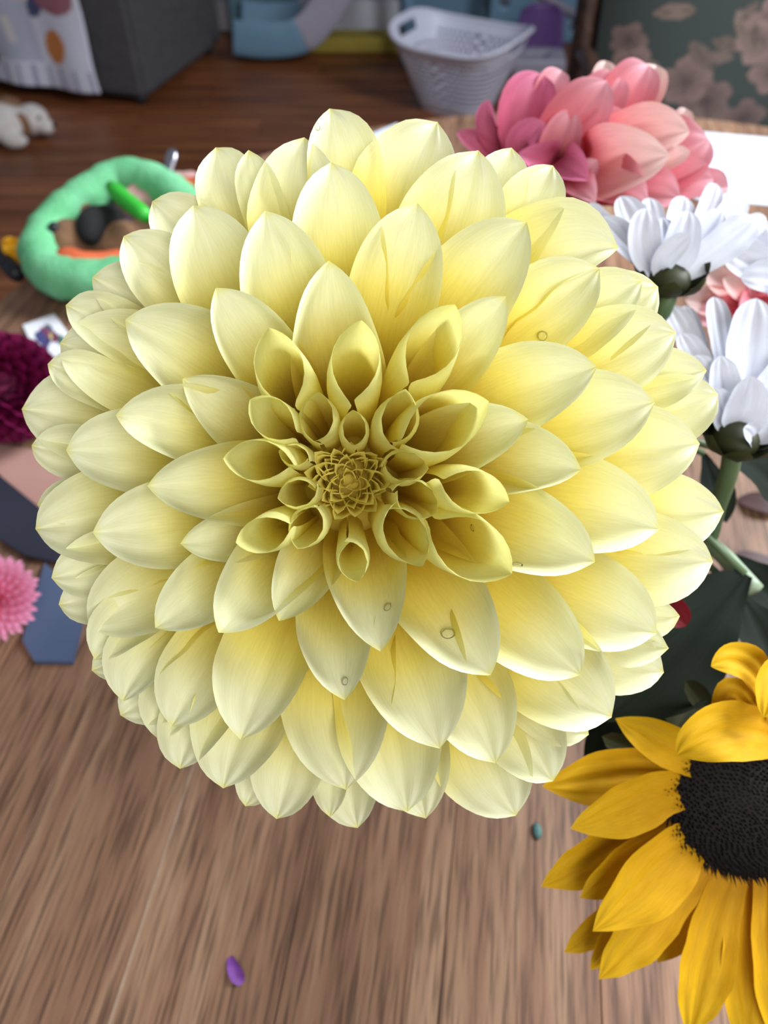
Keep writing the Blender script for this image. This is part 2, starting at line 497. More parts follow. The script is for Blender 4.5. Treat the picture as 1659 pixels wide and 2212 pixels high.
def petal_mesh(P, w, nref, cup=0.9, kw=0.8, kink=0.2, flare=0.8, vf=0.82, ridge=0.03, wave=0.0, taper=0.35,
               seed=0, nu=22, nv=7, tip_pow=0.72, tipcurl=0.0, colbase=None, skew=0.0, nib=0.4, trumpet=0.0, tray=0.0, rowpow=1.5):
    """P: four spine control points, base to tip; w: width seen; cup: angle each half turns up (rad);
    the tip is pointed, the sides rise towards nref and the margins roll out a little"""
    rnd = random.Random(seed)
    C = bez([np.array(p, float) for p in P])
    seg = np.linalg.norm(np.diff(C, axis=0), axis=1)
    L = seg.sum()
    cum = np.concatenate([[0], np.cumsum(seg)])
    sdist = L - cum  # distance from tip
    q = np.linspace(0, 1, nu)
    srow = L * q ** rowpow
    rc = (w / 2) / math.sin(min(cup, math.pi / 2))
    hmax = rc * cup
    sw = min(kw * w * max(1.0, 0.55 + 0.45 * hmax / (w / 2)), 0.8 * L)
    nref = nrm(np.array(nref, float))
    verts, su, pc = [], [], []
    K = 28
    vv = np.linspace(0, 1, K)
    cr0 = rnd.uniform(0.18, 0.36)
    sm = np.clip((vv - cr0) / 0.24, 0, 1)
    vt_ = (1 - tray) * vv + tray * (sm * sm * (3 - 2 * sm)) * 0.92

    def section(h, phi, kk):
        th = kk + phi * vt_ - np.where(vv < vf, 0, (1 + flare * 2.2) * phi * (vv - vf))
        dx, dz = np.cos(th) * h / (K - 1), np.sin(th) * h / (K - 1)
        X = np.concatenate([[0], np.cumsum((dx[1:] + dx[:-1]) / 2)])
        Z = np.concatenate([[0], np.cumsum((dz[1:] + dz[:-1]) / 2)])
        return X, Z

    fit = (w / 2) / max(section(hmax, cup, 0.03 + kink * 0.4)[0])   # so that the petal is as wide as asked
    if cup > 2.2: fit = 1.0
    hmax *= fit
    rc *= fit
    ph = rnd.uniform(0, 6.28)
    fr = rnd.uniform(1.6, 2.6)
    asym = rnd.uniform(-0.10, 0.10) + skew
    cols = 2 * nv + 1
    for i, s in enumerate(srow):
        x = np.array([np.interp(-s, -sdist, C[:, k]) for k in range(3)])
        s2 = min(s + 0.03 * L, L)
        s1 = max(s - 0.03 * L, 0)
        xa = np.array([np.interp(-s2, -sdist, C[:, k]) for k in range(3)])
        xb = np.array([np.interp(-s1, -sdist, C[:, k]) for k in range(3)])
        T = nrm(xb - xa)
        S = nrm(np.cross(T, nref))
        Nn = np.cross(S, T)
        if s <= sw:
            h = hmax * math.sin(math.pi / 2 * (s / sw) ** tip_pow)
        else:
            h = hmax * (1 - (1 - taper) * ((s - sw) / (L - sw)) ** 1.3)
        h *= 1 - nib * math.exp(-s / (0.09 * sw))
        h = max(h, 1e-5)
        phi = h / rc if (s <= sw or cup < 2.2) else cup
        kk = kink * math.exp(-s / (0.9 * sw)) + 0.03
        X, Z = section(h, phi, kk)
        tr = 1 + trumpet * math.exp(-s / (0.16 * w)) + 0.0 * s
        X, Z = X * (1 + (tr - 1) * 0.6), Z * tr
        rfade = min(1.0, s / (0.25 * sw + 1e-9)) * (1.0 - 0.6 * s / L)
        Z = Z + ridge * w * (np.cos(2 * math.pi * 1.5 * vv) - 1) * -0.5 * rfade * np.clip(1 - vv, 0, 1) * 1.6
        for side in (-1, 1):
            rng = range(nv, 0, -1) if side < 0 else range(0, nv + 1)
            for j in rng:
                v = j / nv
                xx = np.interp(v, vv, X) * (1 + asym * side)
                zz = np.interp(v, vv, Z) * (1 + 0.6 * asym * side)
                zz += wave * w * math.sin(fr * 6.28 * s / (1.6 * w) + ph + side) * v * v * min(1, s / (0.3 * sw + 1e-9))
                p = x + S * (xx * side) + Nn * (zz + tipcurl * w * max(0, 1 - s / (0.6 * sw)) ** 2)
                verts.append(p)
                su.append(s / L)
                pc.append((v * side * 2.0 + seed * 1.7, 0.25 * s / w, seed * 0.37))
    faces = []
    for i in range(nu - 1):
        for j in range(cols - 1):
            a = i * cols + j
            faces.append((a, a + 1, a + cols + 1, a + cols))
    me = bpy.data.meshes.new('petal')
    me.from_pydata([tuple(map(float, v)) for v in verts], [], faces)
    me.update()
    if colbase:
        su = [min(1.0, q_ * L / colbase) for q_ in su]
    a = me.attributes.new('su', 'FLOAT', 'POINT')
    a.data.foreach_set('value', su)
    b = me.attributes.new('pc', 'FLOAT_VECTOR', 'POINT')
    b.data.foreach_set('vector', [c for t in pc for c in t])
    return me


# =================================================================== THE SETTING
WALL_Y = 4.22
floor_root = tag(empty('floor', (0, 2.2, 0)), kind='structure')
random.seed(3)
box('floor_underlay', (0, 1.9, -0.03), (7.0, 5.4, 0.04), M['black'], floor_root, bevel=0)
yy = -0.75
row = 0
while yy < WALL_Y:
    wd = 0.125
    x = -3.5 - random.uniform(0, 1.2)
    while x < 3.5:
        ln = random.uniform(1.3, 2.0)
        x0, x1 = max(x, -3.5), min(x + ln, 3.5)
        if x1 - x0 > 0.1 and yy > -0.8:
            bm = bmesh.new()
            box_bm(bm, (0, 0, 0), (wd - 0.003, (x1 - x0) - 0.003, 0.02), 0, 0)
            o = from_bm('plank', bm, M['floor'], None, smooth=False)
            o.parent = floor_root
            o.location = Vector(((x0 + x1) / 2, yy + wd / 2, -0.01)) - floor_root.location
            o.rotation_euler = (0, 0, math.pi / 2)
        x += ln
    yy += wd
    row += 1
tag(box('wall_far', (0, WALL_Y + 0.05, 1.25), (7.0, 0.1, 2.5), M['wall'], bevel=0), kind='structure')
tag(box('baseboard_far', (0, WALL_Y - 0.011, 0.06), (7.0, 0.022, 0.12), M['trim'], bevel=0.004), kind='structure')

# =================================================================== THE TABLE
TC = np.array([0.27, 0.507])
TR = 0.70
AZ = math.radians(8.3)   # boards run 8 degrees right of straight ahead
table = empty('dining_table', (TC[0], TC[1], 0), 'round brown oak table of wide boards under the flowers', 'table')
ex = np.array([math.cos(AZ), -math.sin(AZ)])   # across the boards
ey = np.array([math.sin(AZ), math.cos(AZ)])    # along them
seam = np.array([-0.1254, 0.133])
off = float(np.dot(seam - TC, ex))
PWD = 0.080
k0 = int(math.floor((-TR - off) / PWD))
for k in range(k0, k0 + 20):
    xa, xb = off + k * PWD, off + (k + 1) * PWD
    xa, xb = max(xa, -TR + 0.002), min(xb, TR - 0.002)
    if xb - xa < 0.008: continue
    xa += 0.0002
    xb -= 0.0002
    n = 7
    xs = np.linspace(xa, xb, n)
    top = [(x, math.sqrt(max(TR * TR - x * x, 0))) for x in xs]
    ring = top + [(x, -y) for x, y in reversed(top)]
    xm = (xa + xb) / 2
    bm = bmesh.new()
    vt = [bm.verts.new((x - xm, y, 0)) for x, y in ring]
    f = bm.faces.new(vt)
    r = bmesh.ops.extrude_face_region(bm, geom=[f])
    bmesh.ops.translate(bm, vec=(0, 0, -0.028), verts=[g for g in r['geom'] if isinstance(g, bmesh.types.BMVert)])
    tope = [e for e in bm.edges if all(abs(v.co.z) < 1e-6 for v in e.verts)]
    bmesh.ops.bevel(bm, geom=tope, offset=0.0004, segments=1, affect='EDGES')
    o = from_bm('plank', bm, M['table'], None, smooth=False)
    o.parent = table
    o.location = (float(ex[0] * xm), float(ex[1] * xm), TABLE_Z)
    o.rotation_euler = (0, 0, -AZ)
# pale filler rubbed into one joint
bm = bmesh.new()
ln_ = 2 * math.sqrt(TR * TR - off * off) - 0.02
box_bm(bm, (0, 0, 0), (0.0016, ln_, 0.0012), 0, 0)
o = from_bm('joint_filler', bm, mat_plain('pale_joint_filler', srgb(158, 138, 118), srgb(140, 112, 92), 60, 0.8), None, smooth=False)
o.parent = table
o.location = (float(ex[0] * off), float(ex[1] * off), TABLE_Z - 0.0003)
o.rotation_euler = (0, 0, -AZ)
# rim rail, pedestal and feet
V, F = [], []
for i in range(64):
    a = 2 * math.pi * i / 64
    for rr, zz in ((TR - 0.06, TABLE_Z - 0.027), (TR - 0.06, TABLE_Z - 0.085), (TR - 0.085, TABLE_Z - 0.085), (TR - 0.085, TABLE_Z - 0.027)):
        V.append((TC[0] + rr * math.cos(a), TC[1] + rr * math.sin(a), zz))
for i in range(64):
    j = (i + 1) % 64
    for q in range(4):
        F.append((i * 4 + q, i * 4 + (q + 1) % 4, j * 4 + (q + 1) % 4, j * 4 + q))
pyd('apron', V, F, M['tablewood_leg'], table, smooth=False)
for ang in (45, 135, 225, 315):
    a = math.radians(ang)
    c = TC + 0.50 * np.array([math.cos(a), math.sin(a)])
    tube('leg', [(c[0], c[1], 0), (c[0], c[1], 0.25), (c[0], c[1], 0.6), (c[0], c[1], 0.73)], [0.022, 0.028, 0.034, 0.036], M['tablewood_leg'], table, seg=12)

# =================================================================== BIG YELLOW DAHLIA
DC = (762.0, 1042.0)


def rout(dx, dy):
    a = math.atan2(dy, dx)
    c, s = math.cos(a), math.sin(a)
    rx = 795.0 if c > 0 else 705.0
    ry = 735.0 if s > 0 else 800.0
    return 1.0 / math.sqrt((c / rx) ** 2 + (s / ry) ** 2)


def rho(px, py):
    dx, dy = px - DC[0], py - DC[1]
    return math.hypot(dx, dy) / rout(dx, dy)


def dome(r):
    return float(np.interp(r, [0, 0.10, 0.2, 0.3, 0.45, 0.6, 0.75, 0.88, 1.0, 1.1],
                           [0.236, 0.229, 0.2175, 0.212, 0.2105, 0.2145, 0.222, 0.232, 0.244, 0.255]))


# tip x, tip y, inner x, inner y, width (pixels of the photo), then optional options
DAHLIA = [
    # rolled tubes round the heart
    (689, 847, 693, 945, 96), (762, 884, 774, 969, 71), (875, 843, 858, 958, 108), (1055, 868, 896, 950, 165),
    (1141, 906, 985, 960, 145), (1102, 1085, 948, 1036, 125), (926, 1012, 868, 1012, 88), (946, 1106, 858, 1066, 92),
    (911, 1221, 856, 1112, 128), (1103, 1238, 932, 1124, 163), (773, 1257, 742, 1121, 78), (641, 1187, 690, 1096, 90),
    (599, 1077, 678, 1058, 78), (601, 974, 676, 1000, 60), (481, 990, 622, 1010, 120), (539, 862, 640, 940, 98),
    (510, 1172, 634, 1140, 98), (580, 704, 640, 878, 146), (780, 693, 768, 878, 138), (983, 658, 880, 856, 152),
    (1094, 640, 960, 792, 128),
    # second rings
    (710, 563, 730, 760, 182), (467, 623, 575, 790, 150), (393, 817, 535, 905, 142), (250, 897, 480, 935, 156),
    (317, 1050, 560, 1040, 164), (200, 1150, 450, 1130, 190), (388, 1175, 545, 1150, 112), (472, 1367, 590, 1215, 165),
    (602, 1343, 685, 1185, 130), (822, 1405, 795, 1225, 168), (1060, 1458, 930, 1250, 195), (1285, 1213, 1095, 1120, 185),
    (1257, 1015, 1070, 985, 158), (1290, 792, 1030, 855, 182), (1295, 580, 1080, 720, 175), (1138, 480, 985, 640, 195),
    (902, 438, 835, 660, 192), (573, 455, 645, 660, 195), (417, 443, 500, 640, 195), (270, 690, 445, 770, 200),
    (128, 740, 310, 800, 212), (142, 973, 330, 965, 182), (190, 1352, 340, 1262, 175), (335, 1357, 450, 1262, 145),
    (370, 1570, 445, 1410, 165), (520, 1598, 585, 1390, 188), (745, 1512, 722, 1360, 165), (950, 1617, 880, 1410, 228),
    (1255, 1458, 1100, 1310, 192), (1418, 1368, 1230, 1285, 192), (1425, 1143, 1235, 1075, 205), (1415, 868, 1240, 905, 205),
    # outer rings
    (1512, 958, 1370, 970, 205), (1460, 718, 1280, 775, 195), (1552, 850, 1430, 895, 150), (1527, 800, 1430, 810, 125),
    (1423, 618, 1290, 690, 165), (1387, 607, 1285, 650, 160), (1335, 538, 1150, 530, 195), (1195, 357, 1135, 460, 135),
    (1105, 320, 1080, 420, 125), (1033, 327, 985, 490, 225), (945, 266, 850, 440, 212), (712, 234, 745, 350, 155),
    (658, 298, 640, 440, 210), (715, 350, 735, 530, 192), (467, 320, 515, 450, 145), (537, 324, 550, 410, 90),
    (328, 434, 440, 520, 150), (267, 510, 385, 600, 158), (198, 598, 290, 640, 145), (143, 660, 235, 690, 120),
    (47, 884, 190, 895, 200), (102, 786, 200, 810, 105), (67, 962, 170, 985, 115), (75, 1143, 230, 1110, 205),
    (80, 1090, 180, 1090, 105), (112, 1248, 235, 1225, 145), (126, 1306, 240, 1285, 120), (205, 1425, 270, 1335, 120),
    (198, 1448, 290, 1410, 115), (266, 1515, 300, 1400, 140), (259, 1546, 360, 1480, 140), (388, 1662, 405, 1540, 150),
    (345, 1600, 370, 1500, 130), (483, 1702, 505, 1555, 205), (530, 1741, 565, 1670, 95), (598, 1768, 628, 1640, 150),
    (748, 1705, 718, 1530, 238), (880, 1753, 850, 1610, 215), (773, 1788, 735, 1690, 150), (713, 1765, 712, 1700, 70),
    (920, 1768, 895, 1690, 170), (1115, 1763, 1030, 1630, 205), (1070, 1648, 1015, 1490, 188), (1195, 1688, 1125, 1580, 170),
    (1272, 1587, 1190, 1550, 120), (1322, 1550, 1155, 1440, 215), (1435, 1453, 1310, 1430, 160), (1445, 1400, 1370, 1390, 125),
    (1468, 1330, 1380, 1340, 105), (1542, 1213, 1395, 1210, 195), (1563, 1105, 1440, 1110, 175),
]
core_depth = 0.288
core = at(DC[0], DC[1], core_depth)
dahlia = empty('dahlia', core, 'huge pale yellow dahlia with rolled petals, largest bloom of the bouquet', 'flower', 'cut flowers of the bouquet')
PETALS = []


TUBE_A = {0, 1, 2, 6, 7, 8, 10, 11, 12, 13}
TUBE_B = {3, 5, 9, 14, 15, 16, 17, 18, 19}
TUBE_C = {4, 20, 21, 22, 23, 25, 27, 28, 29, 30, 31, 32, 33}


def P2_depth(d, w):
    return d + w * d / FPX


def dahlia_petal(tx, ty, ax, ay, w, idx):
    r, ra = rho(tx, ty), rho(ax, ay)
    d = dome(r)
    d += -0.003 if idx in TUBE_A else (-0.006 if idx in TUBE_B else (0.004 if r < 0.62 else 0.0) + (0.0035 if idx % 2 else -0.001))
    tip = at(tx, ty, d)
    rnd = random.Random(idx)
    cup = float(np.interp(r, [0.15, 0.26, 0.36, 0.5, 0.7, 0.9, 1.05], [1.5, 1.4, 1.3, 1.15, 1.0, 0.85, 0.65]))
    if idx in TUBE_A: cup = 3.0
    elif idx in TUBE_B: cup = 2.8
    elif idx in TUBE_C: cup = 1.1
    tube_ = idx in TUBE_A or idx in TUBE_B
    m = float(np.interp(r, [0.15, 0.3, 0.5, 0.8, 1.0], [0.022, 0.018, 0.013, 0.012, 0.012]))
    m += rnd.uniform(-0.0015, 0.0015)
    # the inner end lies under the ring inside it
    lat = math.hypot(ax - tx, ay - ty) * d / FPX
    dA = max(dome(ra) + m, d + lat * float(np.interp(r, [0.3, 0.5, 0.7, 0.85, 1.0], [1.1, 0.8, 0.5, 0.25, 0.0])))
    A = at(ax, ay, dA)
    bx, by = DC[0] + (ax - DC[0]) * 0.22, DC[1] + (ay - DC[1]) * 0.22
    B = at(bx, by, core_depth - 0.004)
    P1 = B + (A - B) * 0.55 + CF * 0.006
    P2 = tip + (A - tip) * 0.95
    if tube_:  # rolled petals stand up towards the viewer
        k = 0.08 if idx in TUBE_A else 0.38
        P2 = at(tx + (ax - tx) * k, ty + (ay - ty) * k, d + (1.15 - 0.4 * k) * w * d / FPX)
        P1 = at(DC[0] + (tx + (ax - tx) * 0.5 - DC[0]) * 0.75, DC[1] + (ty + (ay - ty) * 0.5 - DC[1]) * 0.75, 0.3 * P2_depth(d, w) + 0.7 * core_depth)
    inward = nrm(at(ax, ay, d) - at(tx, ty, d))
    nref = TOCAM + 0.8 * inward
    wm = w * d / FPX * (1.08 if tube_ else 1.0)
    outer = max(0.0, min(1.0, (r - 0.6) / 0.4))
    me = petal_mesh([B, P1, P2, tip], wm, nref, cup=cup,
                    kw=0.22 if idx in TUBE_A else (0.42 if tube_ else 0.66), trumpet=0.14 if tube_ else 0.0, tray=0.0 if tube_ else 0.75, rowpow=2.2 if tube_ else 1.5, nib=0.4 + 0.2 * outer, kink=(0.25 if tube_ else 0.55) + 0.2 * rnd.random(), flare=0.5,
                    vf=0.94 if tube_ else 0.88, ridge=0.015 + 0.03 * outer, wave=0.012 + 0.035 * outer, taper=0.42, seed=idx,
                    nu=28, nv=10, tip_pow=0.72 + 0.1 * outer, tipcurl=0.03 * rnd.uniform(-1, 1), colbase=0.054)
    o = link('petal', me, M['dahlia_mid' if tube_ else 'dahlia'], dahlia)
    PETALS.append(o)
    return o


for i, rec in enumerate(DAHLIA):
    dahlia_petal(*rec[:5], i)

# the crowded small florets of the heart
bm = bmesh.new()
bmesh.ops.create_uvsphere(bm, u_segments=24, v_segments=14, radius=0.018)
bmesh.ops.transform(bm, matrix=Matrix.Translation(Vector(at(752, 1038, 0.262))), verts=bm.verts)
heart = from_bm('heart', bm, M['dahlia_heart'], dahlia)
rh = random.Random(11)
n_in = 42
for i in range(n_in):
    fr = math.sqrt((i + 0.5) / n_in)
    ang = i * 2.39996 + rh.uniform(-0.25, 0.25)
    rr = 6 + 84 * fr
    tx = 752 + rr * math.cos(ang) * 1.05
    ty = 1038 + rr * math.sin(ang) * 0.92
    ax, ay = 752 + (rr - 34) * math.cos(ang), 1038 + (rr - 34) * math.sin(ang)
    w = 22 + 24 * fr + rh.uniform(-5, 8)
    d = dome(rho(tx, ty)) + rh.uniform(-0.002, 0.002) + 0.002
    tip = at(tx, ty, d)
    A = at(tx + (ax - tx) * 0.35, ty + (ay - ty) * 0.35, d + 0.010)
    B = at(752 + (tx - 752) * 0.7, 1038 + (ty - 1038) * 0.7, d + 0.032)
    inward = nrm(at(ax, ay, d) - at(tx, ty, d))
    me = petal_mesh([B, B + (A - B) * 0.4, A, tip], w * d / FPX, inward + TOCAM * 0.2 + rh.uniform(-.3, .3) * CR, cup=rh.uniform(1.3, 2.2) + max(0, 1 - 2.5 * fr), kw=0.6, kink=0.3,
                    flare=1.2, vf=0.75, ridge=0.02, wave=0.05, taper=0.7, seed=500 + i, nu=14, nv=6, tip_pow=0.6, tipcurl=-0.15, colbase=0.03)
    link('floret', me, M['dahlia_in'], heart)

# receptacle behind the petals, green bracts and stem
bm = bmesh.new()
bmesh.ops.create_uvsphere(bm, u_segments=24, v_segments=14, radius=0.026)
bmesh.ops.transform(bm, matrix=Matrix.Translation(Vector(core)), verts=bm.verts)
recep = from_bm('receptacle', bm, M['core'], dahlia)
VASE = np.array([0.055, 0.335])
VASE_TOP = TABLE_Z + 0.185
def vase_entry(a):
    c, s_ = math.cos(a), math.sin(a)
    return [np.array([VASE[0] + 0.020 * c, VASE[1] + 0.020 * s_, VASE_TOP + 0.012]),
            np.array([VASE[0] + 0.016 * c, VASE[1] + 0.016 * s_, VASE_TOP - 0.02]),
            np.array([VASE[0] + 0.006 * c, VASE[1] + 0.006 * s_, TABLE_Z + 0.06])]


back = core + CF * 0.03
for k in range(8):
    a = k * math.pi / 4
    e = CR * math.cos(a) + CU * math.sin(a)
    B = core + CF * 0.022 + e * 0.008
    me = petal_mesh([B, B + e * 0.012 + CF * 0.006, B + e * 0.03 + CF * 0.006, B + e * 0.04 + CF * 0.012], 0.014, CF, cup=0.5, nu=8, nv=3, seed=k)
    link('bract', me, M['sepal'], recep)
tube('stem', smooth_path([core + CF * 0.02, core + CF * 0.05 + np.array([0, 0, -0.008]), *vase_entry(4.0)], 18),
     0.005, M['stem'], dahlia, seg=10)

# stoneware vase, hidden under the big bloom
prof = [(0.0, 0.0), (0.042, 0.0), (0.047, 0.01), (0.056, 0.07), (0.056, 0.11), (0.046, 0.155), (0.048, 0.185), (0.044, 0.185), (0.042, 0.155), (0.051, 0.11), (0.05, 0.07), (0.04, 0.012), (0.0, 0.012)]
V, F = [], []
SEG = 36
for r_, z_ in prof:
    for k in range(SEG):
        a = 2 * math.pi * k / SEG
        V.append((VASE[0] + r_ * math.cos(a), VASE[1] + r_ * math.sin(a), TABLE_Z + z_))
for i in range(len(prof) - 1):
    for k in range(SEG):
        F.append((i * SEG + k, i * SEG + (k + 1) % SEG, (i + 1) * SEG + (k + 1) % SEG, (i + 1) * SEG + k))
o = pyd('vase', V, F, M['vase'])
tag(o, 'round stoneware vase holding the bouquet beneath the big yellow dahlia', 'vase')
recentre(o)


def stem_to_vase(parent, start, via=None, r=0.004, mat='stem', k=0):
    a = k * 2.1
    pts = [start] + ([np.array(q) for q in (via or [])]) + vase_entry(a)
    return tube('stem', smooth_path(pts, 22), r, M[mat], parent, seg=8)


# =================================================================== generic traced flower
def traced(parent, rec, base, depth_base, mat, cup=0.6, seed=0, **kw):
    """rec: tip x, tip y, tip depth, inner x, inner y, inner depth, width"""
    tx, ty, td, ax, ay, ad, w = rec[:7]
    tip, A = at(tx, ty, td), at(ax, ay, ad)
    B = at(base[0], base[1], depth_base)
    inward = nrm(A - tip)
    me = petal_mesh([B, B + (A - B) * 0.5, A, tip], w * td / FPX, TOCAM + kw.pop('inw', 0.3) * inward + kw.pop('side', 0.0) * CR + kw.pop('upw', 0.0) * CU, cup=cup, seed=seed, **kw)
    return link('petal', me, M[mat], parent)


# ---- pink dahlia beside it
pb = (1215, 372)
pink = empty('dahlia', at(*pb, 0.43), 'salmon pink dahlia with broad pointed petals behind the yellow bloom', 'flower', 'cut flowers of the bouquet')
PINK = [
    ((1056, 215, 0.400, 1020, 320, 0.415, 44), 'pink_deep', 1.0), ((986, 286, 0.405, 1030, 330, 0.415, 46), 'pink_deep', 0.8),
    ((1170, 160, 0.410, 1105, 290, 0.405, 120), 'pink_deep', 0.7), ((1214, 153, 0.415, 1150, 260, 0.412, 66), 'pink', 0.8),
    ((1312, 176, 0.395, 1205, 310, 0.400, 135), 'pink', 0.7), ((1308, 131, 0.430, 1300, 200, 0.430, 56), 'pink_tip', 0.8),
    ((1345, 168, 0.415, 1270, 260, 0.415, 110), 'pink', 0.7),
    ((1401, 141, 0.420, 1320, 270, 0.415, 110), 'pink', 0.7), ((1418, 141, 0.428, 1385, 260, 0.425, 74), 'pink_tip', 0.7),
    ((1490, 285, 0.388, 1330, 310, 0.395, 118), 'pink_tip', 0.6), ((1447, 336, 0.372, 1265, 385, 0.385, 165), 'pink_tip', 0.6),
    ((1490, 326, 0.385, 1420, 370, 0.388, 44), 'pink_tip', 0.8), ((1531, 300, 0.405, 1410, 375, 0.400, 165), 'pink', 0.6),
    ((1481, 234, 0.425, 1465, 290, 0.425, 46), 'pink_tip', 0.9), ((1540, 385, 0.400, 1420, 405, 0.395, 95), 'pink', 0.6),
    ((1574, 405, 0.405, 1500, 400, 0.400, 62), 'pink', 0.7), ((1272, 390, 0.370, 1165, 338, 0.380, 92), 'pink_deep', 0.7),
    ((1290, 345, 0.382, 1240, 400, 0.385, 66), 'pink', 0.9), ((1287, 437, 0.370, 1220, 395, 0.378, 70), 'pink', 0.7),
    ((1178, 266, 0.392, 1095, 315, 0.398, 78), 'pink_deep', 0.7), ((1400, 440, 0.375, 1290, 400, 0.385, 120), 'pink', 0.6),
    ((1240, 240, 0.400, 1190, 330, 0.402, 90), 'pink', 0.8), ((1120, 330, 0.385, 1180, 370, 0.39, 90), 'pink_deep', 0.7),
    ((1360, 250, 0.402, 1270, 320, 0.402, 120), 'pink', 0.7), ((1470, 430, 0.392, 1360, 410, 0.392, 110), 'pink', 0.6),
]
for i, (rec, mt, cp) in enumerate(PINK):
    traced(pink, rec, pb, 0.435, mt, cup=cp + 0.15, seed=900 + i, kink=0.55, wave=0.02, taper=0.4, nu=20, nv=7, tray=0.8, colbase=0.05, inw=0.4, ridge=0.04)
bm = bmesh.new()
bmesh.ops.create_uvsphere(bm, u_segments=16, v_segments=10, radius=0.022)
bmesh.ops.transform(bm, matrix=Matrix.Translation(Vector(at(*pb, 0.44))), verts=bm.verts)
from_bm('receptacle', bm, M['sepal'], pink)
stem_to_vase(pink, at(pb[0], pb[1], 0.455), [at(1190, 520, 0.44)], k=1)

# ---- second salmon flower, mostly hidden between the white ones
pb2 = (1640, 640)
pink2 = empty('dahlia', at(*pb2, 0.45), 'salmon pink dahlia half hidden between the white chrysanthemums', 'flower', 'cut flowers of the bouquet')
for i, rec in enumerate([(1520, 583, .425, 1580, 640, .43, 60), (1562, 600, .420, 1600, 650, .43, 40), (1480, 648, .425, 1570, 660, .43, 70), (1575, 560, .43, 1610, 620, .435, 60),
                         (1640, 560, .43, 1640, 620, .435, 70), (1500, 690, .425, 1590, 680, .43, 70), (1600, 690, .42, 1620, 660, .43, 70), (1700, 590, .43, 1660, 640, .435, 70),
                         (1720, 660, .43, 1670, 650, .435, 70), (1680, 710, .425, 1650, 670, .43, 70)]):
    traced(pink2, rec, pb2, 0.455, 'pink_tip' if i in (0, 1, 2) else 'pink', cup=0.8, seed=940 + i, nu=14, nv=5, colbase=0.05)
stem_to_vase(pink2, at(pb2[0], pb2[1], 0.46), [at(1500, 800, 0.45)], k=2)


# ---- white chrysanthemums
def mum(calyx, dcal, recs, label, seed, stempts, sepals=True):
    r = empty('chrysanthemum', at(*calyx, dcal), label, 'flower', 'cut flowers of the bouquet')
    for i, rec in enumerate(recs):
        kw = dict(kink=0.05, wave=0.015, taper=0.45, nu=18, nv=6, ridge=0.06, tip_pow=0.5, kw=1.1, colbase=0.05, flare=0.2)
        traced(r, rec, (calyx[0] + (rec[3] - calyx[0]) * 0.2, calyx[1] + (rec[4] - calyx[1]) * 0.2), dcal, 'white', cup=0.65, seed=seed + i, **kw)
    c = at(*calyx, dcal)
    bm = bmesh.new()
    bmesh.ops.create_uvsphere(bm, u_segments=16, v_segments=10, radius=0.0085)
    bmesh.ops.scale(bm, vec=(1.15, 1.15, 0.85), verts=bm.verts)
    bmesh.ops.transform(bm, matrix=Matrix.Translation(Vector(c)), verts=bm.verts)
    cal = from_bm('calyx', bm, M['sepal'], r)
    for k in range(7):
        a = 2 * math.pi * k / 7
        e = np.array([math.cos(a), math.sin(a), 0])
        B = c + np.array([0, 0, -0.005]) + e * 0.003
        tip = c + e * 0.016 + np.array([0, 0, 0.009])
        me = petal_mesh([B, B + e * 0.006, tip - np.array([0, 0, 0.008]) + e * .003, tip], 0.011, -e + np.array([0, 0, 0.6]), cup=0.6, nu=8, nv=3, seed=k)
        link('sepal', me, M['sepal'], cal)
    tube('stem', smooth_path(stempts, 18), 0.0042, M['stem'], r, seg=8)
    return r


m1 = [(1268, 440, .352, 1350, 540, .350, 40), (1340, 424, .358, 1390, 540, .352, 70), (1402, 427, .362, 1420, 540, .355, 54), (1478, 424, .365, 1450, 540, .358, 60),
      (1547, 397, .368, 1500, 520, .358, 46), (1606, 421, .360, 1520, 530, .352, 60), (1654, 468, .352, 1540, 540, .348, 50), (1632, 470, .338, 1520, 560, .336, 78),
      (1490, 506, .318, 1410, 570, .328, 52), (1396, 450, .330, 1375, 545, .330, 72), (1488, 455, .330, 1470, 550, .330, 80), (1430, 470, .338, 1440, 550, .336, 60),
      (1560, 455, .345, 1500, 540, .345, 60), (1300, 470, .342, 1370, 550, .340, 60)]
mum((1443, 606), 0.338, m1, 'white chrysanthemum seen from its side below the salmon dahlia', 1000, [at(1443, 612, .338), at(1425, 680, .345), at(1300, 800, .40), *vase_entry(0.6)])
m2 = [(1560, 540, .350, 1640, 580, .350, 92), (1612, 484, .362, 1660, 560, .358, 48), (1610, 512, .356, 1670, 570, .352, 60), (1655, 478, .365, 1700, 560, .36, 60), (1720, 470, .365, 1730, 550, .36, 70),
      (1600, 600, .345, 1680, 600, .345, 80), (1790, 480, .36, 1760, 560, .358, 70), (1830, 540, .352, 1780, 580, .35, 70), (1660, 640, .34, 1710, 620, .342, 70)]
mum((1735, 640), 0.352, m2, 'white chrysanthemum with wide drooping petal above the sheltered salmon one', 1040, [at(1735, 646, .352), at(1700, 760, .37), at(1500, 900, .42), *vase_entry(5.6)])
m3 = [(1446, 660, .350, 1510, 780, .345, 56), (1478, 660, .356, 1530, 800, .348, 40), (1541, 641, .345, 1560, 780, .342, 54), (1634, 644, .332, 1615, 800, .334, 118), (1500, 768, .325, 1545, 850, .328, 60),
      (1556, 768, .322, 1560, 870, .326, 72), (1622, 812, .312, 1605, 890, .320, 100), (1542, 838, .316, 1565, 905, .322, 66), (1606, 925, .306, 1640, 955, .318, 50), (1670, 690, .338, 1640, 810, .338, 90),
      (1720, 760, .325, 1650, 860, .328, 90), (1730, 860, .318, 1660, 910, .322, 90), (1580, 700, .348, 1585, 800, .345, 70), (1470, 720, .338, 1530, 820, .336, 60)]
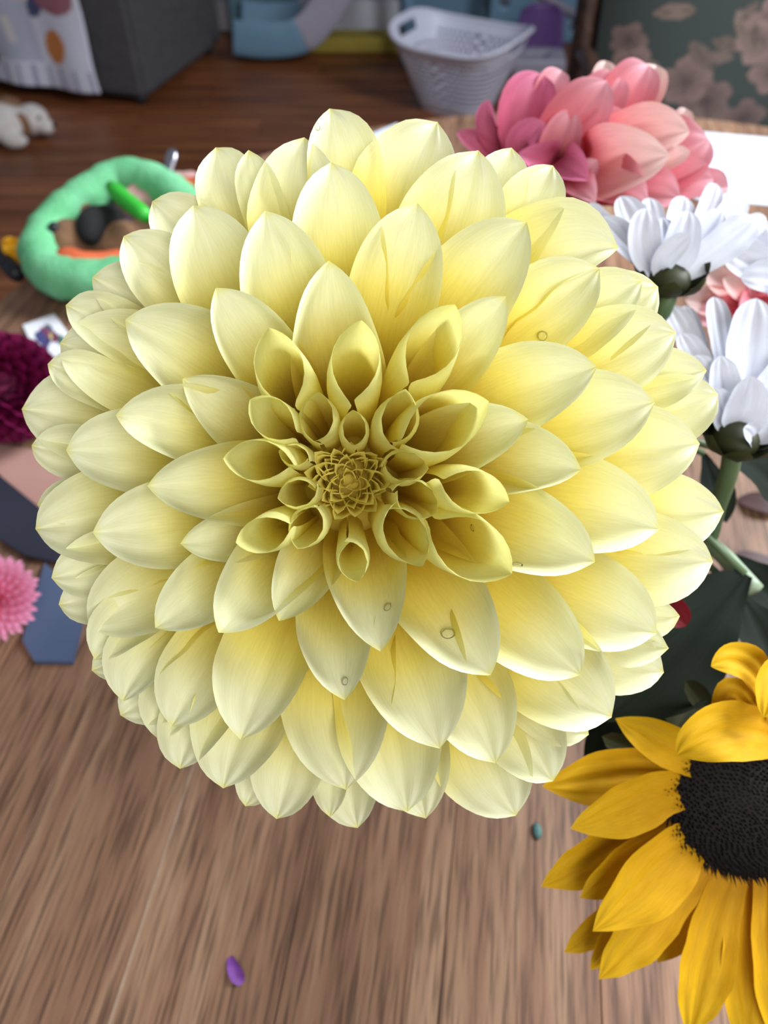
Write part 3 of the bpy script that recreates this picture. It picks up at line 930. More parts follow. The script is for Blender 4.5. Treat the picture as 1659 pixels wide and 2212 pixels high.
mum3 = mum((1588, 950), 0.322, m3, 'white chrysanthemum with upright petals and green calyx beside the yellow bloom', 1080, [at(1586, 958, .322), at(1560, 1060, .345), at(1470, 1180, .40), *vase_entry(0.0)])

# ---- sunflower
sc = (1655, 1742)
SD = 0.300
sun = empty('sunflower', at(*sc, SD + 0.02), 'golden sunflower with curled petals and a near-black disc', 'flower', 'cut flowers of the bouquet')
SUN = [
    (1171, 1699, .305, 1400, 1655, .312, 125, .5, 0), (1232, 1790, .290, 1425, 1690, .300, 118, .7, 0), (1169, 1915, .312, 1380, 1790, .315, 105, .7, 0),
    (1252, 1940, .302, 1420, 1800, .308, 95, .7, 0), (1280, 2012, .292, 1440, 1840, .300, 150, .6, 0), (1219, 2058, .318, 1400, 1900, .320, 66, .6, 0),
    (1275, 2095, .308, 1430, 1890, .312, 80, .6, 0), (1293, 2116, .300, 1470, 1900, .306, 120, .6, 0), (1488, 2240, .300, 1530, 1980, .305, 120, .6, 0),
    (1612, 2265, .302, 1600, 2000, .306, 125, .6, 0), (1690, 2270, .300, 1660, 2010, .304, 120, .6, 0), (1329, 1552, .300, 1440, 1600, .300, 92, .9, 0),
    (1420, 2080, .315, 1500, 1930, .318, 110, .6, 0), (1240, 1870, .318, 1400, 1760, .320, 110, .6, 0), (1550, 2180, .315, 1570, 1980, .318, 120, .6, 0),
    (1380, 1560, .322, 1480, 1640, .320, 90, .6, 0), (1780, 2240, .3, 1720, 1990, .304, 120, .6, 0), (1850, 2120, .3, 1780, 1930, .304, 120, .6, 0),
    (1930, 1950, .3, 1840, 1840, .304, 120, .6, 0), (1980, 1740, .3, 1860, 1740, .304, 120, .6, 0), (1930, 1540, .3, 1830, 1640, .304, 120, .6, 0),
    (1800, 1400, .3, 1760, 1570, .304, 120, .6, 0),
]
for i, r_ in enumerate(SUN):
    tx, ty = r_[0], r_[1]
    dx, dy = r_[3] - sc[0], r_[4] - sc[1]
    q = 0.80 / math.hypot(dx / 205, dy / 165)
    base = (sc[0] + dx * q, sc[1] + dy * q)
    traced(sun, r_[:7], base, r_[5] + 0.006, 'sun', cup=r_[7], seed=1200 + i, kink=0.25, wave=0.03, taper=0.5, nu=20, nv=6, ridge=0.07, tip_pow=0.85, kw=1.25, colbase=0.10, flare=0.3)
# petals that curl over the disc edge at the top
for i, (pts, w, cup) in enumerate([
    (((1668, 1592, .300), (1630, 1580, .280), (1540, 1555, .268), (1462, 1632, .272)), 120, 0.7),
    (((1680, 1560, .305), (1650, 1480, .290), (1610, 1400, .285), (1536, 1440, .280)), 92, 0.8),
    (((1650, 1570, .305), (1600, 1520, .292), (1575, 1450, .290), (1552, 1560, .285)), 70, 0.7),
    (((1690, 1560, .300), (1700, 1450, .285), (1680, 1420, .275), (1650, 1550, .270)), 80, 0.7),
]):
    me = petal_mesh([at(*p) for p in pts], w * 0.29 / FPX, TOCAM + 0.4 * CU, cup=cup, seed=1250 + i, kink=0.2, wave=0.04, taper=0.6, nu=22, nv=7, ridge=0.07, tip_pow=0.7, colbase=0.09, kw=1.0)
    link('petal', me, M['sun'], sun)
# disc: dome plus a dense coat of tiny florets
dcen = at(*sc, SD)
rx, ry = 205 * SD / FPX, 165 * SD / FPX
V, F = [], []
for i in range(9):
    f = i / 8
    for k in range(40):
        a = 2 * math.pi * k / 40
        V.append(dcen + CR * (rx * f * math.cos(a)) + CU * (ry * f * math.sin(a)) + TOCAM * (0.010 * (1 - f * f) - 0.004))
for i in range(8):
    for k in range(40):
        F.append((i * 40 + k, i * 40 + (k + 1) % 40, (i + 1) * 40 + (k + 1) % 40, (i + 1) * 40 + k))
disc_o = pyd('disc', V, F, M['disc'], sun)
V, F = [], []
rs = random.Random(5)
for i in range(1500):
    f = math.sqrt((i + 0.5) / 1500) * 1.03
    a = i * 2.39996
    b = dcen + CR * (rx * f * math.cos(a)) + CU * (ry * f * math.sin(a)) + TOCAM * (0.010 * (1 - f * f) - 0.005)
    e = CR * math.cos(a) + CU * math.sin(a)
    hgt = rs.uniform(0.0025, 0.0042) * (1 + 0.5 * f ** 6)
    t = b + TOCAM * hgt + e * (0.0022 * f ** 3) + CR * rs.uniform(-.0007, .0007) + CU * rs.uniform(-.0007, .0007)
    n0 = len(V)
    for k in range(3):
        aa = a + k * 2.094
        V.append(b + (CR * math.cos(aa) + CU * math.sin(aa)) * 0.0007)
    V.append(t)
    F += [(n0, n0 + 1, n0 + 3), (n0 + 1, n0 + 2, n0 + 3), (n0 + 2, n0, n0 + 3)]
o = pyd('disc_florets', V, F, M['disc'], disc_o, smooth=False)
o['kind'] = 'stuff'
for i, (tx, ty, ax, ay) in enumerate([(1362, 1636, 1450, 1650), (1300, 1590, 1420, 1630), (1480, 1470, 1560, 1560)]):
    traced(sun, (tx, ty, .318, ax, ay, .322, 46), sc, .33, 'sepal', cup=.4, seed=1300 + i, nu=10, nv=4).name = 'sepal'
stem_to_vase(sun, dcen + CF * 0.02, [at(1560, 1640, .36), at(1350, 1450, .40)], k=4, r=0.006)

# ---- leaves of the bouquet
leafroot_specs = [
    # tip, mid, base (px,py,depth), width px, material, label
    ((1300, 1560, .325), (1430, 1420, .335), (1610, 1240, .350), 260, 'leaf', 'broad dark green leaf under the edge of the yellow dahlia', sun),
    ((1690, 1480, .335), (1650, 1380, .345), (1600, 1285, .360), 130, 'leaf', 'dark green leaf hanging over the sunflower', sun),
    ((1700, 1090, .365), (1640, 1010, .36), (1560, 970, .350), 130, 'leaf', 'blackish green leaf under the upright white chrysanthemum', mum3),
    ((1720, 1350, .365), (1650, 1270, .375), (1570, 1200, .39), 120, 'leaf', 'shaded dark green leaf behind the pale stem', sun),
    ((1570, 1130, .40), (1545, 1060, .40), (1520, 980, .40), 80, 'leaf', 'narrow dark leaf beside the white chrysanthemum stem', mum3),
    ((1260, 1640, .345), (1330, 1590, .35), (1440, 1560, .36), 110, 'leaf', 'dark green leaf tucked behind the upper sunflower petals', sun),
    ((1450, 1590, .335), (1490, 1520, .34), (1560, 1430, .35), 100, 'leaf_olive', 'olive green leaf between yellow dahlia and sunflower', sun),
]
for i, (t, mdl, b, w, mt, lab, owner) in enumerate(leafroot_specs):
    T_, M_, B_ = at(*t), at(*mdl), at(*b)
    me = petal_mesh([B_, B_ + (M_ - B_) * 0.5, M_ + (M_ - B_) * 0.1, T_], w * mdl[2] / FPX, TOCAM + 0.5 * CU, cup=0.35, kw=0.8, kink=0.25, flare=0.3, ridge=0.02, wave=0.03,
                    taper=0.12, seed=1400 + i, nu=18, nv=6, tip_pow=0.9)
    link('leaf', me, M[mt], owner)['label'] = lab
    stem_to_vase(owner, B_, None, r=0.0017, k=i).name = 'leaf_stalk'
for (a_, b_, w_, lab) in [((1560, 1232), (1700, 1215), 0.026, 'mauve brown fallen leaf on the boards near the pale cut stem'),
                          ((1590, 1075), (1720, 1118), 0.022, 'mauve brown fallen leaf on the boards below the white chrysanthemum')]:
    pa, pb_ = on_z(*a_, TABLE_Z + 0.002), on_z(*b_, TABLE_Z + 0.002)
    md_ = (pa + pb_) / 2 + np.array([0, 0, 0.006])
    o = link('fallen_leaf', petal_mesh([pb_, pb_ + (md_ - pb_) * .6, md_, pa], w_, (0, 0, 1), cup=.4, kink=.25, taper=.1, seed=int(a_[0]), nu=14, nv=5, tip_pow=.9), M['leaf_mauve'])
    tag(o, lab, 'leaf')
    recentre(o)
    o.location.z = TABLE_Z - 0.0004
o = tube('cut_stem', smooth_path([at(1632, 1276, .352), at(1590, 1230, .36), at(1545, 1185, .37), at(1440, 1110, .40), *vase_entry(6.0)], 22),
         [0.0042] * 22, M['stem_pale'], seg=12)
tag(o, 'pale green bare stem with a blunt cut end above the sunflower', 'stem')
recentre(o)
# red petal peeping out between dahlia and leaf
me = petal_mesh([at(1420, 1300, .335), at(1440, 1310, .333), at(1460, 1320, .331), at(1482, 1352, .330)], 66 * .33 / FPX, TOCAM, cup=.5, seed=77, nu=12, nv=5, tip_pow=0.5)
o = link('fallen_petal', me, mat_petal('crimson_petal', [(0.0, srgb(140, 24, 40)), (1.0, srgb(110, 14, 30))]))
tag(o, 'crimson petal caught on the broad dark leaf', 'petal')
recentre(o)

# ---- flowers lying on the table at the left
ball_c = on_z(14, 838, TABLE_Z + 0.047)
ball = empty('pompon_dahlia', (ball_c[0], ball_c[1], TABLE_Z), 'dark magenta pompon dahlia lying near the table edge', 'flower')
RB = 0.047
n_p = 190
for i in range(n_p):
    z = 1 - 2 * (i + 0.5) / n_p
    a = i * 2.39996
    q = math.sqrt(1 - z * z)
    e = nrm(np.array([q * math.cos(a), q * math.sin(a), z]))
    axis = nrm(np.array([0.35, -0.55, 0.75]))
    tdir = axis - e * np.dot(axis, e)
    if np.linalg.norm(tdir) < 0.05: tdir = np.array([1.0, 0, 0])
    tdir = nrm(tdir)
    B = ball_c + e * RB * 0.60
    tip = ball_c + e * RB * 0.98 - tdir * 0.003
    me = petal_mesh([B, B + e * 0.006, tip - e * 0.006, tip], 0.0125, tdir, cup=1.7, kw=0.5, seed=1500 + i, nu=7, nv=3, taper=0.7, tip_pow=0.5, flare=0.6)
    link('petal', me, M['magenta'], ball)
bm = bmesh.new()
bmesh.ops.create_uvsphere(bm, u_segments=16, v_segments=10, radius=RB * 0.68)
bmesh.ops.transform(bm, matrix=Matrix.Translation(Vector(ball_c)), verts=bm.verts)
from_bm('receptacle', bm, M['magenta'], ball)
tube('stem', [ball_c - np.array([0.03, -0.01, 0.012]), ball_c + np.array([-0.10, 0.02, -0.035]), ball_c + np.array([-0.16, 0.03, -0.0435])], 0.0035, M['stem'], ball, seg=8)

ast_c = on_z(-22, 1292, TABLE_Z + 0.030)
aster = empty('aster', (ast_c[0], ast_c[1], TABLE_Z), 'fluffy bright pink aster with a peach centre lying at the table edge', 'flower')
axis = nrm(np.array([0.15, -0.45, 0.85]))
u1 = nrm(np.cross(axis, np.array([0, 0, 1.0])))
u2 = np.cross(axis, u1)
n_p = 150
for i in range(n_p):
    f = math.sqrt((i + 0.5) / n_p)
    a = i * 2.39996
    e = u1 * math.cos(a) + u2 * math.sin(a)
    el = math.radians(80 - 84 * f)
    d_ = e * math.cos(el) + axis * math.sin(el)
    B = ast_c + d_ * 0.006 - axis * 0.006
    ln = 0.016 + 0.016 * f
    tip = ast_c + d_ * ln - axis * 0.004
    me = petal_mesh([B, B + d_ * ln * 0.3, B + d_ * ln * 0.6 + axis * 0.002, tip], 0.0042, axis, cup=0.6, kw=1.2, seed=1800 + i, nu=6, nv=2, taper=0.5, tip_pow=0.5)
    link('petal', me, M['aster'], aster)
tube('stem', [ast_c - axis * 0.006, ast_c - axis * 0.012 + np.array([-0.05, 0.02, -0.012]), ast_c + np.array([-0.12, 0.03, -0.027])], 0.0025, M['stem'], aster, seg=8)

# ---- water drops on the yellow petals
dg = bpy.context.evaluated_depsgraph_get()
bv, bf = [], []
for o in PETALS:
    n0 = len(bv)
    off_ = o.location + core.__class__(core) if False else None
    for v in o.data.vertices: bv.append(v.co.copy())
    for p in o.data.polygons: bf.append([n0 + q for q in p.vertices])
bvh = BVHTree.FromPolygons(bv, bf)
drop_me = None
for (px, py, r_, lab) in [(968, 1370, 17, 'clear water drop on the petal below the heart of the yellow dahlia'),
                          (1117, 1222, 12, 'clear water drop beside a rolled petal tip of the yellow dahlia'),
                          (838, 1312, 11, 'faint water drop inside a cupped yellow dahlia petal'),
                          (746, 1472, 10, 'small water drop near a blunt petal tip of the yellow dahlia'),
                          (1172, 726, 14, 'flattened water drop at the margin of a wide yellow petal'),
                          (686, 274, 9, 'tiny water drop on the topmost yellow dahlia petal'),
                          (1022, 1140, 9, 'tiny water drop inside the rolled petal next to the heart')]:
    d_ = Vector(ray(px, py)).normalized()
    hit = bvh.ray_cast(Vector(CAM), d_)
    if hit[0] is None: continue
    n_ = hit[1] if hit[1].dot(d_) < 0 else -hit[1]
    rr = r_ * 0.22 / FPX
    bm = bmesh.new()
    bmesh.ops.create_uvsphere(bm, u_segments=16, v_segments=10, radius=1.0)
    bmesh.ops.scale(bm, vec=(rr, rr * 0.85, rr * 0.45), verts=bm.verts)
    mt = Matrix.Translation(hit[0] + n_ * rr * 0.22) @ n_.to_track_quat('Z', 'Y').to_matrix().to_4x4()
    me = bpy.data.meshes.new('water_drop')
    bm.to_mesh(me)
    bm.free()
    o = link('water_drop', me, M['water'])
    o.matrix_world = mt
    tag(o, lab, 'water drop', 'water drops on the yellow dahlia')

# =================================================================== THINGS ON THE TABLE
# white paper at the right
def sheet(name, corners, mat, thick=0.0012, z=TABLE_Z, lift=0.0):
    """corners: table points; a thin real slab"""
    V = [(c[0], c[1], z + lift) for c in corners] + [(c[0], c[1], z + lift + thick) for c in corners]
    n = len(corners)
    F = [tuple(range(n))[::-1], tuple(range(n, 2 * n))] + [(i, (i + 1) % n, n + (i + 1) % n, n + i) for i in range(n)]
    o = pyd(name, V, F, mat, smooth=False)
    bm = bmesh.new()
    bm.from_mesh(o.data)
    bmesh.ops.recalc_face_normals(bm, faces=bm.faces)
    bm.to_mesh(o.data)
    bm.free()
    return recentre(o)


tz = lambda x, y: on_z(x, y, TABLE_Z)
o = sheet('paper_sheet', [tz(1480, 284), tz(1690, 302), tz(1720, 450), tz(1500, 430)], M['paper'])
tag(o, 'blank white paper sheet on the table behind the white chrysanthemums', 'paper')
o = sheet('paper_scrap', [tz(800, 292), tz(858, 268), tz(872, 290), tz(850, 330), tz(780, 330)], M['paper'])
tag(o, 'small white paper scrap at the far table edge behind the yellow dahlia', 'paper')

# printed card with a flower motif, grid mesh with printed colours
def colour_grid(name, fn, pos, nx, ny, mat, parent=None):
    V, F, Cc = [], [], []
    for j in range(ny + 1):
        for i in range(nx + 1):
            u, v = i / nx, j / ny
            V.append(pos(u, v))
            Cc.append(fn(u, v))
    for j in range(ny):
        for i in range(nx):
            a = j * (nx + 1) + i
            F.append((a, a + 1, a + nx + 2, a + nx + 1))
    o = pyd(name, V, F, mat, parent)
    ca = o.data.color_attributes.new('col', 'FLOAT_COLOR', 'POINT')
    ca.data.foreach_set('color', [q for c in Cc for q in c])
    return o


def blob(u, v, cu, cv, ru, rv, ang=0.0):
    du, dv = u - cu, v - cv
    c, s = math.cos(ang), math.sin(ang)
    a, b = (du * c + dv * s) / ru, (-du * s + dv * c) / rv
    return a * a + b * b < 1


def card_col(u, v):
    for (cu, cv, r_, c) in [(.30, .55, .15, (70, 70, 120)), (.45, .62, .13, (120, 60, 90)), (.40, .45, .12, (60, 60, 100)), (.52, .50, .08, (214, 196, 120)), (.62, .42, .13, (110, 50, 80)), (.60, .66, .12, (90, 90, 110)), (.72, .28, .12, (70, 110, 100)), (.30, .35, .1, (90, 60, 110))]:
        if blob(u, v, cu, cv, r_, r_ * 1.2): return srgb(*c)
    return srgb(232, 232, 240)


cc = [tz(50, 705), tz(118, 680), tz(165, 745), tz(90, 790)]
def card_pos(u, v):
    p = (1 - u) * (1 - v) * cc[3] + u * (1 - v) * cc[2] + u * v * cc[1] + (1 - u) * v * cc[0]
    return (p[0], p[1], TABLE_Z + 0.0016)
root = empty('printed_card', (cc[0] + cc[2]) / 2, 'white card printed with a small bunch of flowers beside the magenta pompon', 'card')
colour_grid('print', card_col, card_pos, 40, 34, M['sticker_print'], root)
o2 = sheet('card_stock', [(p[0], p[1]) for p in (cc[3], cc[2], cc[1], cc[0])], M['paper'], thick=0.0014)
o2.parent = root
o2.location = o2.location - root.location

o = sheet('pink_card', [tz(-60, 955), tz(150, 985), tz(150, 1130), tz(60, 1130), tz(-40, 1040)], M['pink_card'], thick=0.002)
tag(o, 'dusty pink card lying under the navy card', 'card')
o = sheet('navy_card', [tz(-80, 950), tz(10, 1040), tz(120, 1130), tz(140, 1225), tz(60, 1208), tz(-80, 1120)], M['navy'], thick=0.0024, lift=0.0022)
tag(o, 'near-black navy card between the magenta pompon and the pink aster', 'card')
o = sheet('blue_card', [tz(100, 1222), tz(190, 1310), tz(160, 1436), tz(78, 1434), tz(52, 1390)], M['blue_card'], thick=0.004)
tag(o, 'slate blue card on the boards beside the pink aster', 'card')

# purple petal crumb, teal speck
pc_ = tz(510, 2106)
o = link('petal_crumb', petal_mesh([pc_ + np.array([-.004, .008, .002]), pc_ + np.array([-.002, .004, .003]), pc_ + np.array([0, 0, .003]), pc_ + np.array([.004, -.004, .0015])], 0.007, (0, 0, 1), cup=.9, seed=5, nu=10, nv=4, tip_pow=.5), M['purple_bit'])
tag(o, 'tiny purple petal crumb on the bare boards', 'petal')
recentre(o)
o.location.z = TABLE_Z - 0.0002
tp = tz(1160, 1796)
bm = bmesh.new()
bmesh.ops.create_icosphere(bm, subdivisions=2, radius=0.0035)
bmesh.ops.scale(bm, vec=(0.8, 1.4, 0.35), verts=bm.verts)
bmesh.ops.translate(bm, vec=(tp[0], tp[1], TABLE_Z + 0.001), verts=bm.verts)
o = recentre(from_bm('paint_speck', bm, M['teal_bit']))
tag(o, 'teal paint speck on the boards beside the sunflower', 'speck')
o.location.z = TABLE_Z - 0.0002

# ---- green plush-rimmed basket with toys
gz = TABLE_Z + 0.045
ring_px = [(84, 548), (104, 500), (150, 452), (205, 414), (262, 386), (318, 392), (372, 420), (425, 470), (440, 530), (400, 575), (330, 590), (250, 602), (175, 606), (112, 592)]
zs = [0.035, 0.04, 0.05, 0.058, 0.064, 0.064, 0.06, 0.05, 0.04, 0.034, 0.03, 0.03, 0.03, 0.03]
ring_pts = []
cxy = np.mean([on_z(x, y, TABLE_Z + z)[:2] for (x, y), z in zip(ring_px, zs)], axis=0)
gb = empty('toy_basket', (cxy[0], cxy[1], TABLE_Z), 'mint green plush rimmed toy basket at the far left of the table', 'basket')
for (x, y), z in zip(ring_px, zs): ring_pts.append(on_z(x, y, TABLE_Z + z))
loop = smooth_path(ring_pts + [ring_pts[0]], 57)[:-1]
rad = [0.0215 + 0.0007 * math.sin(i * 1.9) + 0.0005 * math.sin(i * 3.3) for i in range(56)]
tube('plush_rim', loop, rad, M['green_plush'], gb, seg=16, closed=True)
V = [np.array([cxy[0], cxy[1], TABLE_Z + 0.003])] + [np.array([p[0], p[1], max(TABLE_Z + 0.003, p[2] - 0.025)]) for p in loop]
V += [np.array([p[0] * 0.75 + cxy[0] * 0.25, p[1] * 0.75 + cxy[1] * 0.25, TABLE_Z + 0.003]) for p in loop]
n = len(loop)
F = [(0, 1 + n + (k + 1) % n, 1 + n + k) for k in range(n)] + [(1 + k, 1 + n + k, 1 + n + (k + 1) % n, 1 + (k + 1) % n) for k in range(n)]
pyd('lining', V, F, M['wicker'], gb)


def lump(name, parts, mat, parent=None, voxel=0.004, disp=0.0, seed=0):
    bm = bmesh.new()
    for c, s in parts:
        r = bmesh.ops.create_icosphere(bm, subdivisions=3, radius=1.0)
        bmesh.ops.scale(bm, vec=Vector([float(q) for q in s]), verts=r['verts'])
        bmesh.ops.translate(bm, vec=Vector([float(q) for q in c]), verts=r['verts'])
    me = bpy.data.meshes.new(name)
    bm.to_mesh(me)
    bm.free()
    o = link(name, me, mat, parent)
    md = o.modifiers.new('remesh', 'REMESH')
    md.mode = 'VOXEL'
    md.voxel_size = voxel
    md.use_smooth_shade = True
    if disp:
        tx = bpy.data.textures.new(name + '_folds', 'CLOUDS')
        tx.noise_scale = 0.02
        dm = o.modifiers.new('folds', 'DISPLACE')
        dm.texture = tx
        dm.strength = disp
    sm = o.modifiers.new('smooth', 'SMOOTH')
    sm.iterations = 3
    return o


def tp_(x, y, z): return on_z(x, y, TABLE_Z + z)


# toy animal in the basket
h = tp_(150, 520, 0.035)
toy = empty('plush_animal', (h[0], h[1], TABLE_Z + 0.004), 'brown plush animal with black mane lying inside the green basket', 'toy')
lump('body', [(h, (.024, .026, .022)), (h + np.array([.045, .012, -.006]), (.034, .028, .02)), (h + np.array([.075, .03, -.006]), (.024, .02, .016)), (h + np.array([-.006, -.02, -.006]), (.014, .012, .01))], M['brown_plush'], toy)
lump('mane', [(h + np.array([.026, .01, .012]), (.017, .03, .018)), (h + np.array([.034, .028, .008]), (.022, .02, .016))], M['black_plush'], toy)
bm = bmesh.new()
bmesh.ops.create_uvsphere(bm, u_segments=12, v_segments=8, radius=0.006)
bmesh.ops.translate(bm, vec=Vector(h + np.array([-.008, -.008, .019])), verts=bm.verts)
from_bm('eye', bm, M['black'], toy)
tube('ear', smooth_path([h + np.array([.01, .03, .012]), h + np.array([.014, .045, .022]), h + np.array([.006, .06, .03])], 8), [.009, .009, .008, .008, .007, .006, .004, .002], M['brown_plush'], toy, seg=8)
c = tp_(255, 480, 0.03)
o = lump('doll_cloth', [(c, (.04, .028, .018)), (c + np.array([.04, .01, .004]), (.03, .024, .016)), (c + np.array([0, -.022, 0]), (.03, .02, .014))], M['plum_cloth'], None, disp=0.012)
tag(o, 'crumpled plum grey doll cloth in the green basket', 'cloth')
c = tp_(330, 415, 0.055)
o = lump('doll_dress', [(c, (.03, .026, .018)), (c + np.array([.03, .012, .0]), (.026, .02, .016)), (c + np.array([-.02, -.016, -.006]), (.022, .018, .016))], M['rose_cloth'], None, disp=0.014)
tag(o, 'crumpled rose pink doll dress under the bright green peg', 'cloth')
o = tube('toy_peg', smooth_path([tp_(238, 402, .075), tp_(275, 435, .07), tp_(318, 468, .066)], 8), [.006, .0085, .009, .009, .009, .009, .0085, .007], M['green_bright'], seg=12)
tag(o, 'bright green plastic peg lying across the doll clothes', 'toy')
recentre(o)
o = tube('felt_strip', smooth_path([tp_(128, 548, .042), tp_(170, 556, .042), tp_(220, 555, .036), tp_(260, 545, .034)], 14), [.010, .013, .013, .012, .011, .010, .009, .009, .008, .008, .007, .007, .006, .005], M['orange'], seg=10, flat=0.5)
tag(o, 'orange felt strip in the near end of the green basket', 'felt')
recentre(o)
o = tube('felt_band', smooth_path([tp_(335, 388, .07), tp_(370, 396, .07), tp_(430, 392, .07), tp_(480, 385, .068)], 14), .008, M['orange'], seg=10, flat=0.6)
tag(o, 'long orange felt band reaching out of the basket behind the dahlia', 'felt')
recentre(o)
cupc = np.array([-0.262, 0.905])
V, F = [], []
prof_c = [(0.0, 0.0), (0.022, 0.0), (0.025, 0.02), (0.0225, 0.02), (0.020, 0.004), (0.0, 0.004)]
for r_, z_ in prof_c:
    for k in range(20):
        a = 2 * math.pi * k / 20
        V.append((cupc[0] + r_ * math.cos(a), cupc[1] + r_ * math.sin(a), TABLE_Z + z_))
for i in range(len(prof_c) - 1):
    for k in range(20): F.append((i * 20 + k, i * 20 + (k + 1) % 20, (i + 1) * 20 + (k + 1) % 20, (i + 1) * 20 + k))
o = recentre(pyd('cup', V, F, M['plum_cloth']))
tag(o, 'small dark cup behind the green basket holding a spoon', 'cup')
sb = np.array([cupc[0] - 0.006, cupc[1], TABLE_Z + 0.012])
st = at(373, 322, 0.93)
sp = empty('spoon', sb, 'metal spoon standing up in the small dark cup', 'spoon')
tube('handle', smooth_path([sb, sb + (st - sb) * 0.5, st], 10), [.003, .003, .0035, .004, .0045, .0055, .0065, .0075, .0075, .005], M['metal'], sp, seg=10, flat=0.45)
lump('spoon_bowl', [(sb + np.array([0, 0, .004]), (.010, .006, .012))], M['metal'], sp, voxel=0.002)
o = tube('fork_handle', smooth_path([tp_(405, 412, .062), tp_(432, 382, .075), tp_(452, 362, .085)], 8), [.003, .004, .005, .006, .0065, .007, .007, .005], M['metal'], seg=10, flat=0.5)
tag(o, 'shiny metal cutlery handle beside the yellow dahlia petals', 'cutlery')
recentre(o)
o = tube('marker_pen', [tp_(-40, 510, .009), tp_(-30, 520, .009), tp_(34, 590, .009), tp_(40, 597, .009)], [.006, .009, .009, .007], M['black'], seg=14)
tag(o, 'black marker pen at the table edge beside the green basket', 'pen')
recentre(o)
bp = on_z(30, 545, TABLE_Z + 0.012)
bm = bmesh.new()
box_bm(bm, (bp[0], bp[1], TABLE_Z + 0.012), (.02, .02, .024), 0.4, 0.003)
r = bmesh.ops.create_cone(bm, cap_ends=True, segments=16, radius1=0.005, radius2=0.005, depth=0.005)
bmesh.ops.translate(bm, vec=(bp[0], bp[1], TABLE_Z + 0.0255), verts=r['verts'])
o = recentre(from_bm('toy_block', bm, M['yellow_block'], smooth=False))
tag(o, 'orange yellow studded toy block beside the green basket', 'toy')

# =================================================================== BEYOND THE TABLE
# ---- armchair with floral upholstery
CY = 1.62
xl = on_y(1302, 100, CY)[0]
arm = empty('armchair', (0.70, CY + 0.1, 0), 'dark wood armchair with green and rose floral upholstery across the table', 'chair')
rf = random.Random(21)
motifs = []
for k in range(110):
    cu, cv = rf.uniform(0, 1), rf.uniform(0, 1)
    typ = 'flower' if k % 3 == 0 else 'leaf'
    motifs.append((cu, cv, rf.uniform(.05, .085) if typ == 'flower' else rf.uniform(.035, .07), rf.uniform(0, 6.28), typ, rf.uniform(.85, 1.15)))
ASP = 0.56 / 0.62


def floral(u, v):
    col = (44, 52, 50)
    for cu, cv, r_, an, typ, br in motifs:
        du, dv = (u - cu), (v - cv) / ASP
        d_ = math.hypot(du, dv)
        if d_ > r_ * 1.5: continue
        a = math.atan2(dv, du) - an
        if typ == 'flower':
            lim = r_ * (0.72 + 0.28 * abs(math.cos(2.5 * a)))
            if d_ < lim:
                t = 0.75 + 0.35 * d_ / lim
                if abs(math.cos(2.5 * a)) < 0.12: t *= 0.7
                if d_ < 0.2 * r_: t = 0.7
                col = tuple(q * t * br for q in (106, 86, 82))
        else:
            c, s = math.cos(an), math.sin(an)
            p, q = (du * c + dv * s) / r_, (-du * s + dv * c) / (r_ * 0.42)
            if abs(p) < 1 and abs(q) < (1 - p * p):
                t = 0.7 if abs(q) < 0.07 else 1.0
                col = tuple(z * t * br for z in (100, 84, 76))
    return srgb(*[min(255, q) for q in col])


AW, AH = 0.62, 0.56
x0 = xl
def back_pos(u, v):
    e = (2 * u - 1)
    g = (2 * v - 1)
    y = CY - 0.045 * (1 - e ** 4) * (1 - g ** 4) + 0.10 * v
    return (x0 + AW * u, y, 0.44 + AH * v)
colour_grid('backrest', floral, back_pos, 150, 136, M['fabric_print'], arm)
box('backrest_shell', (x0 + AW / 2, CY + 0.085, 0.44 + AH / 2), (AW, 0.05, AH), M['grey_fabric'], arm, rx=-math.atan2(0.10, AH), bevel=0.01)
def seat_pos(u, v):
    e = 2 * u - 1
    return (x0 + AW * u, CY - 0.22 + 0.27 * v, 0.44 + 0.02 * (1 - e ** 4) * (1 - (2 * v - 1) ** 4))
colour_grid('seat', lambda u, v: floral(u, (v * 0.6 + 0.2) % 1), seat_pos, 80, 50, M['fabric_print'], arm)
box('seat_frame', (x0 + AW / 2, CY - 0.085, 0.405), (AW, 0.27, 0.068), M['darkwood'], arm, bevel=0.006)
for sx in (x0 - 0.022, x0 + AW + 0.022):
    tube('back_post', smooth_path([(sx, CY + 0.02, 0), (sx, CY + 0.03, 0.4), (sx, CY + 0.09, 0.8), (sx, CY + 0.14, 1.04)], 12), 0.022, M['darkwood'], arm, seg=10)
    tube('arm_rest', smooth_path([(sx, CY + 0.06, 0.68), (sx - 0.01, CY - 0.06, 0.70), (sx - 0.015, CY - 0.17, 0.665), (sx, CY - 0.21, 0.55), (sx, CY - 0.2, 0.42)], 16), 0.017, M['darkwood'], arm, seg=10)
    tube('leg', [(sx, CY - 0.2, 0), (sx, CY - 0.2, 0.2), (sx, CY - 0.2, 0.44)], [.016, .02, .022], M['darkwood'], arm, seg=10)
tube('top_rail', smooth_path([(x0 - 0.03, CY + 0.135, 1.02), (x0 + AW / 2, CY + 0.14, 1.06), (x0 + AW + 0.03, CY + 0.135, 1.02)], 12), 0.024, M['darkwood'], arm, seg=10)

# ---- white laundry basket with perforated sides and hand holes
bkc = np.array([0.29, 3.27])
BH = 0.26
bas = empty('laundry_basket', (bkc[0], bkc[1], 0), 'white perforated plastic basket with oval hand holes on the floor', 'basket')


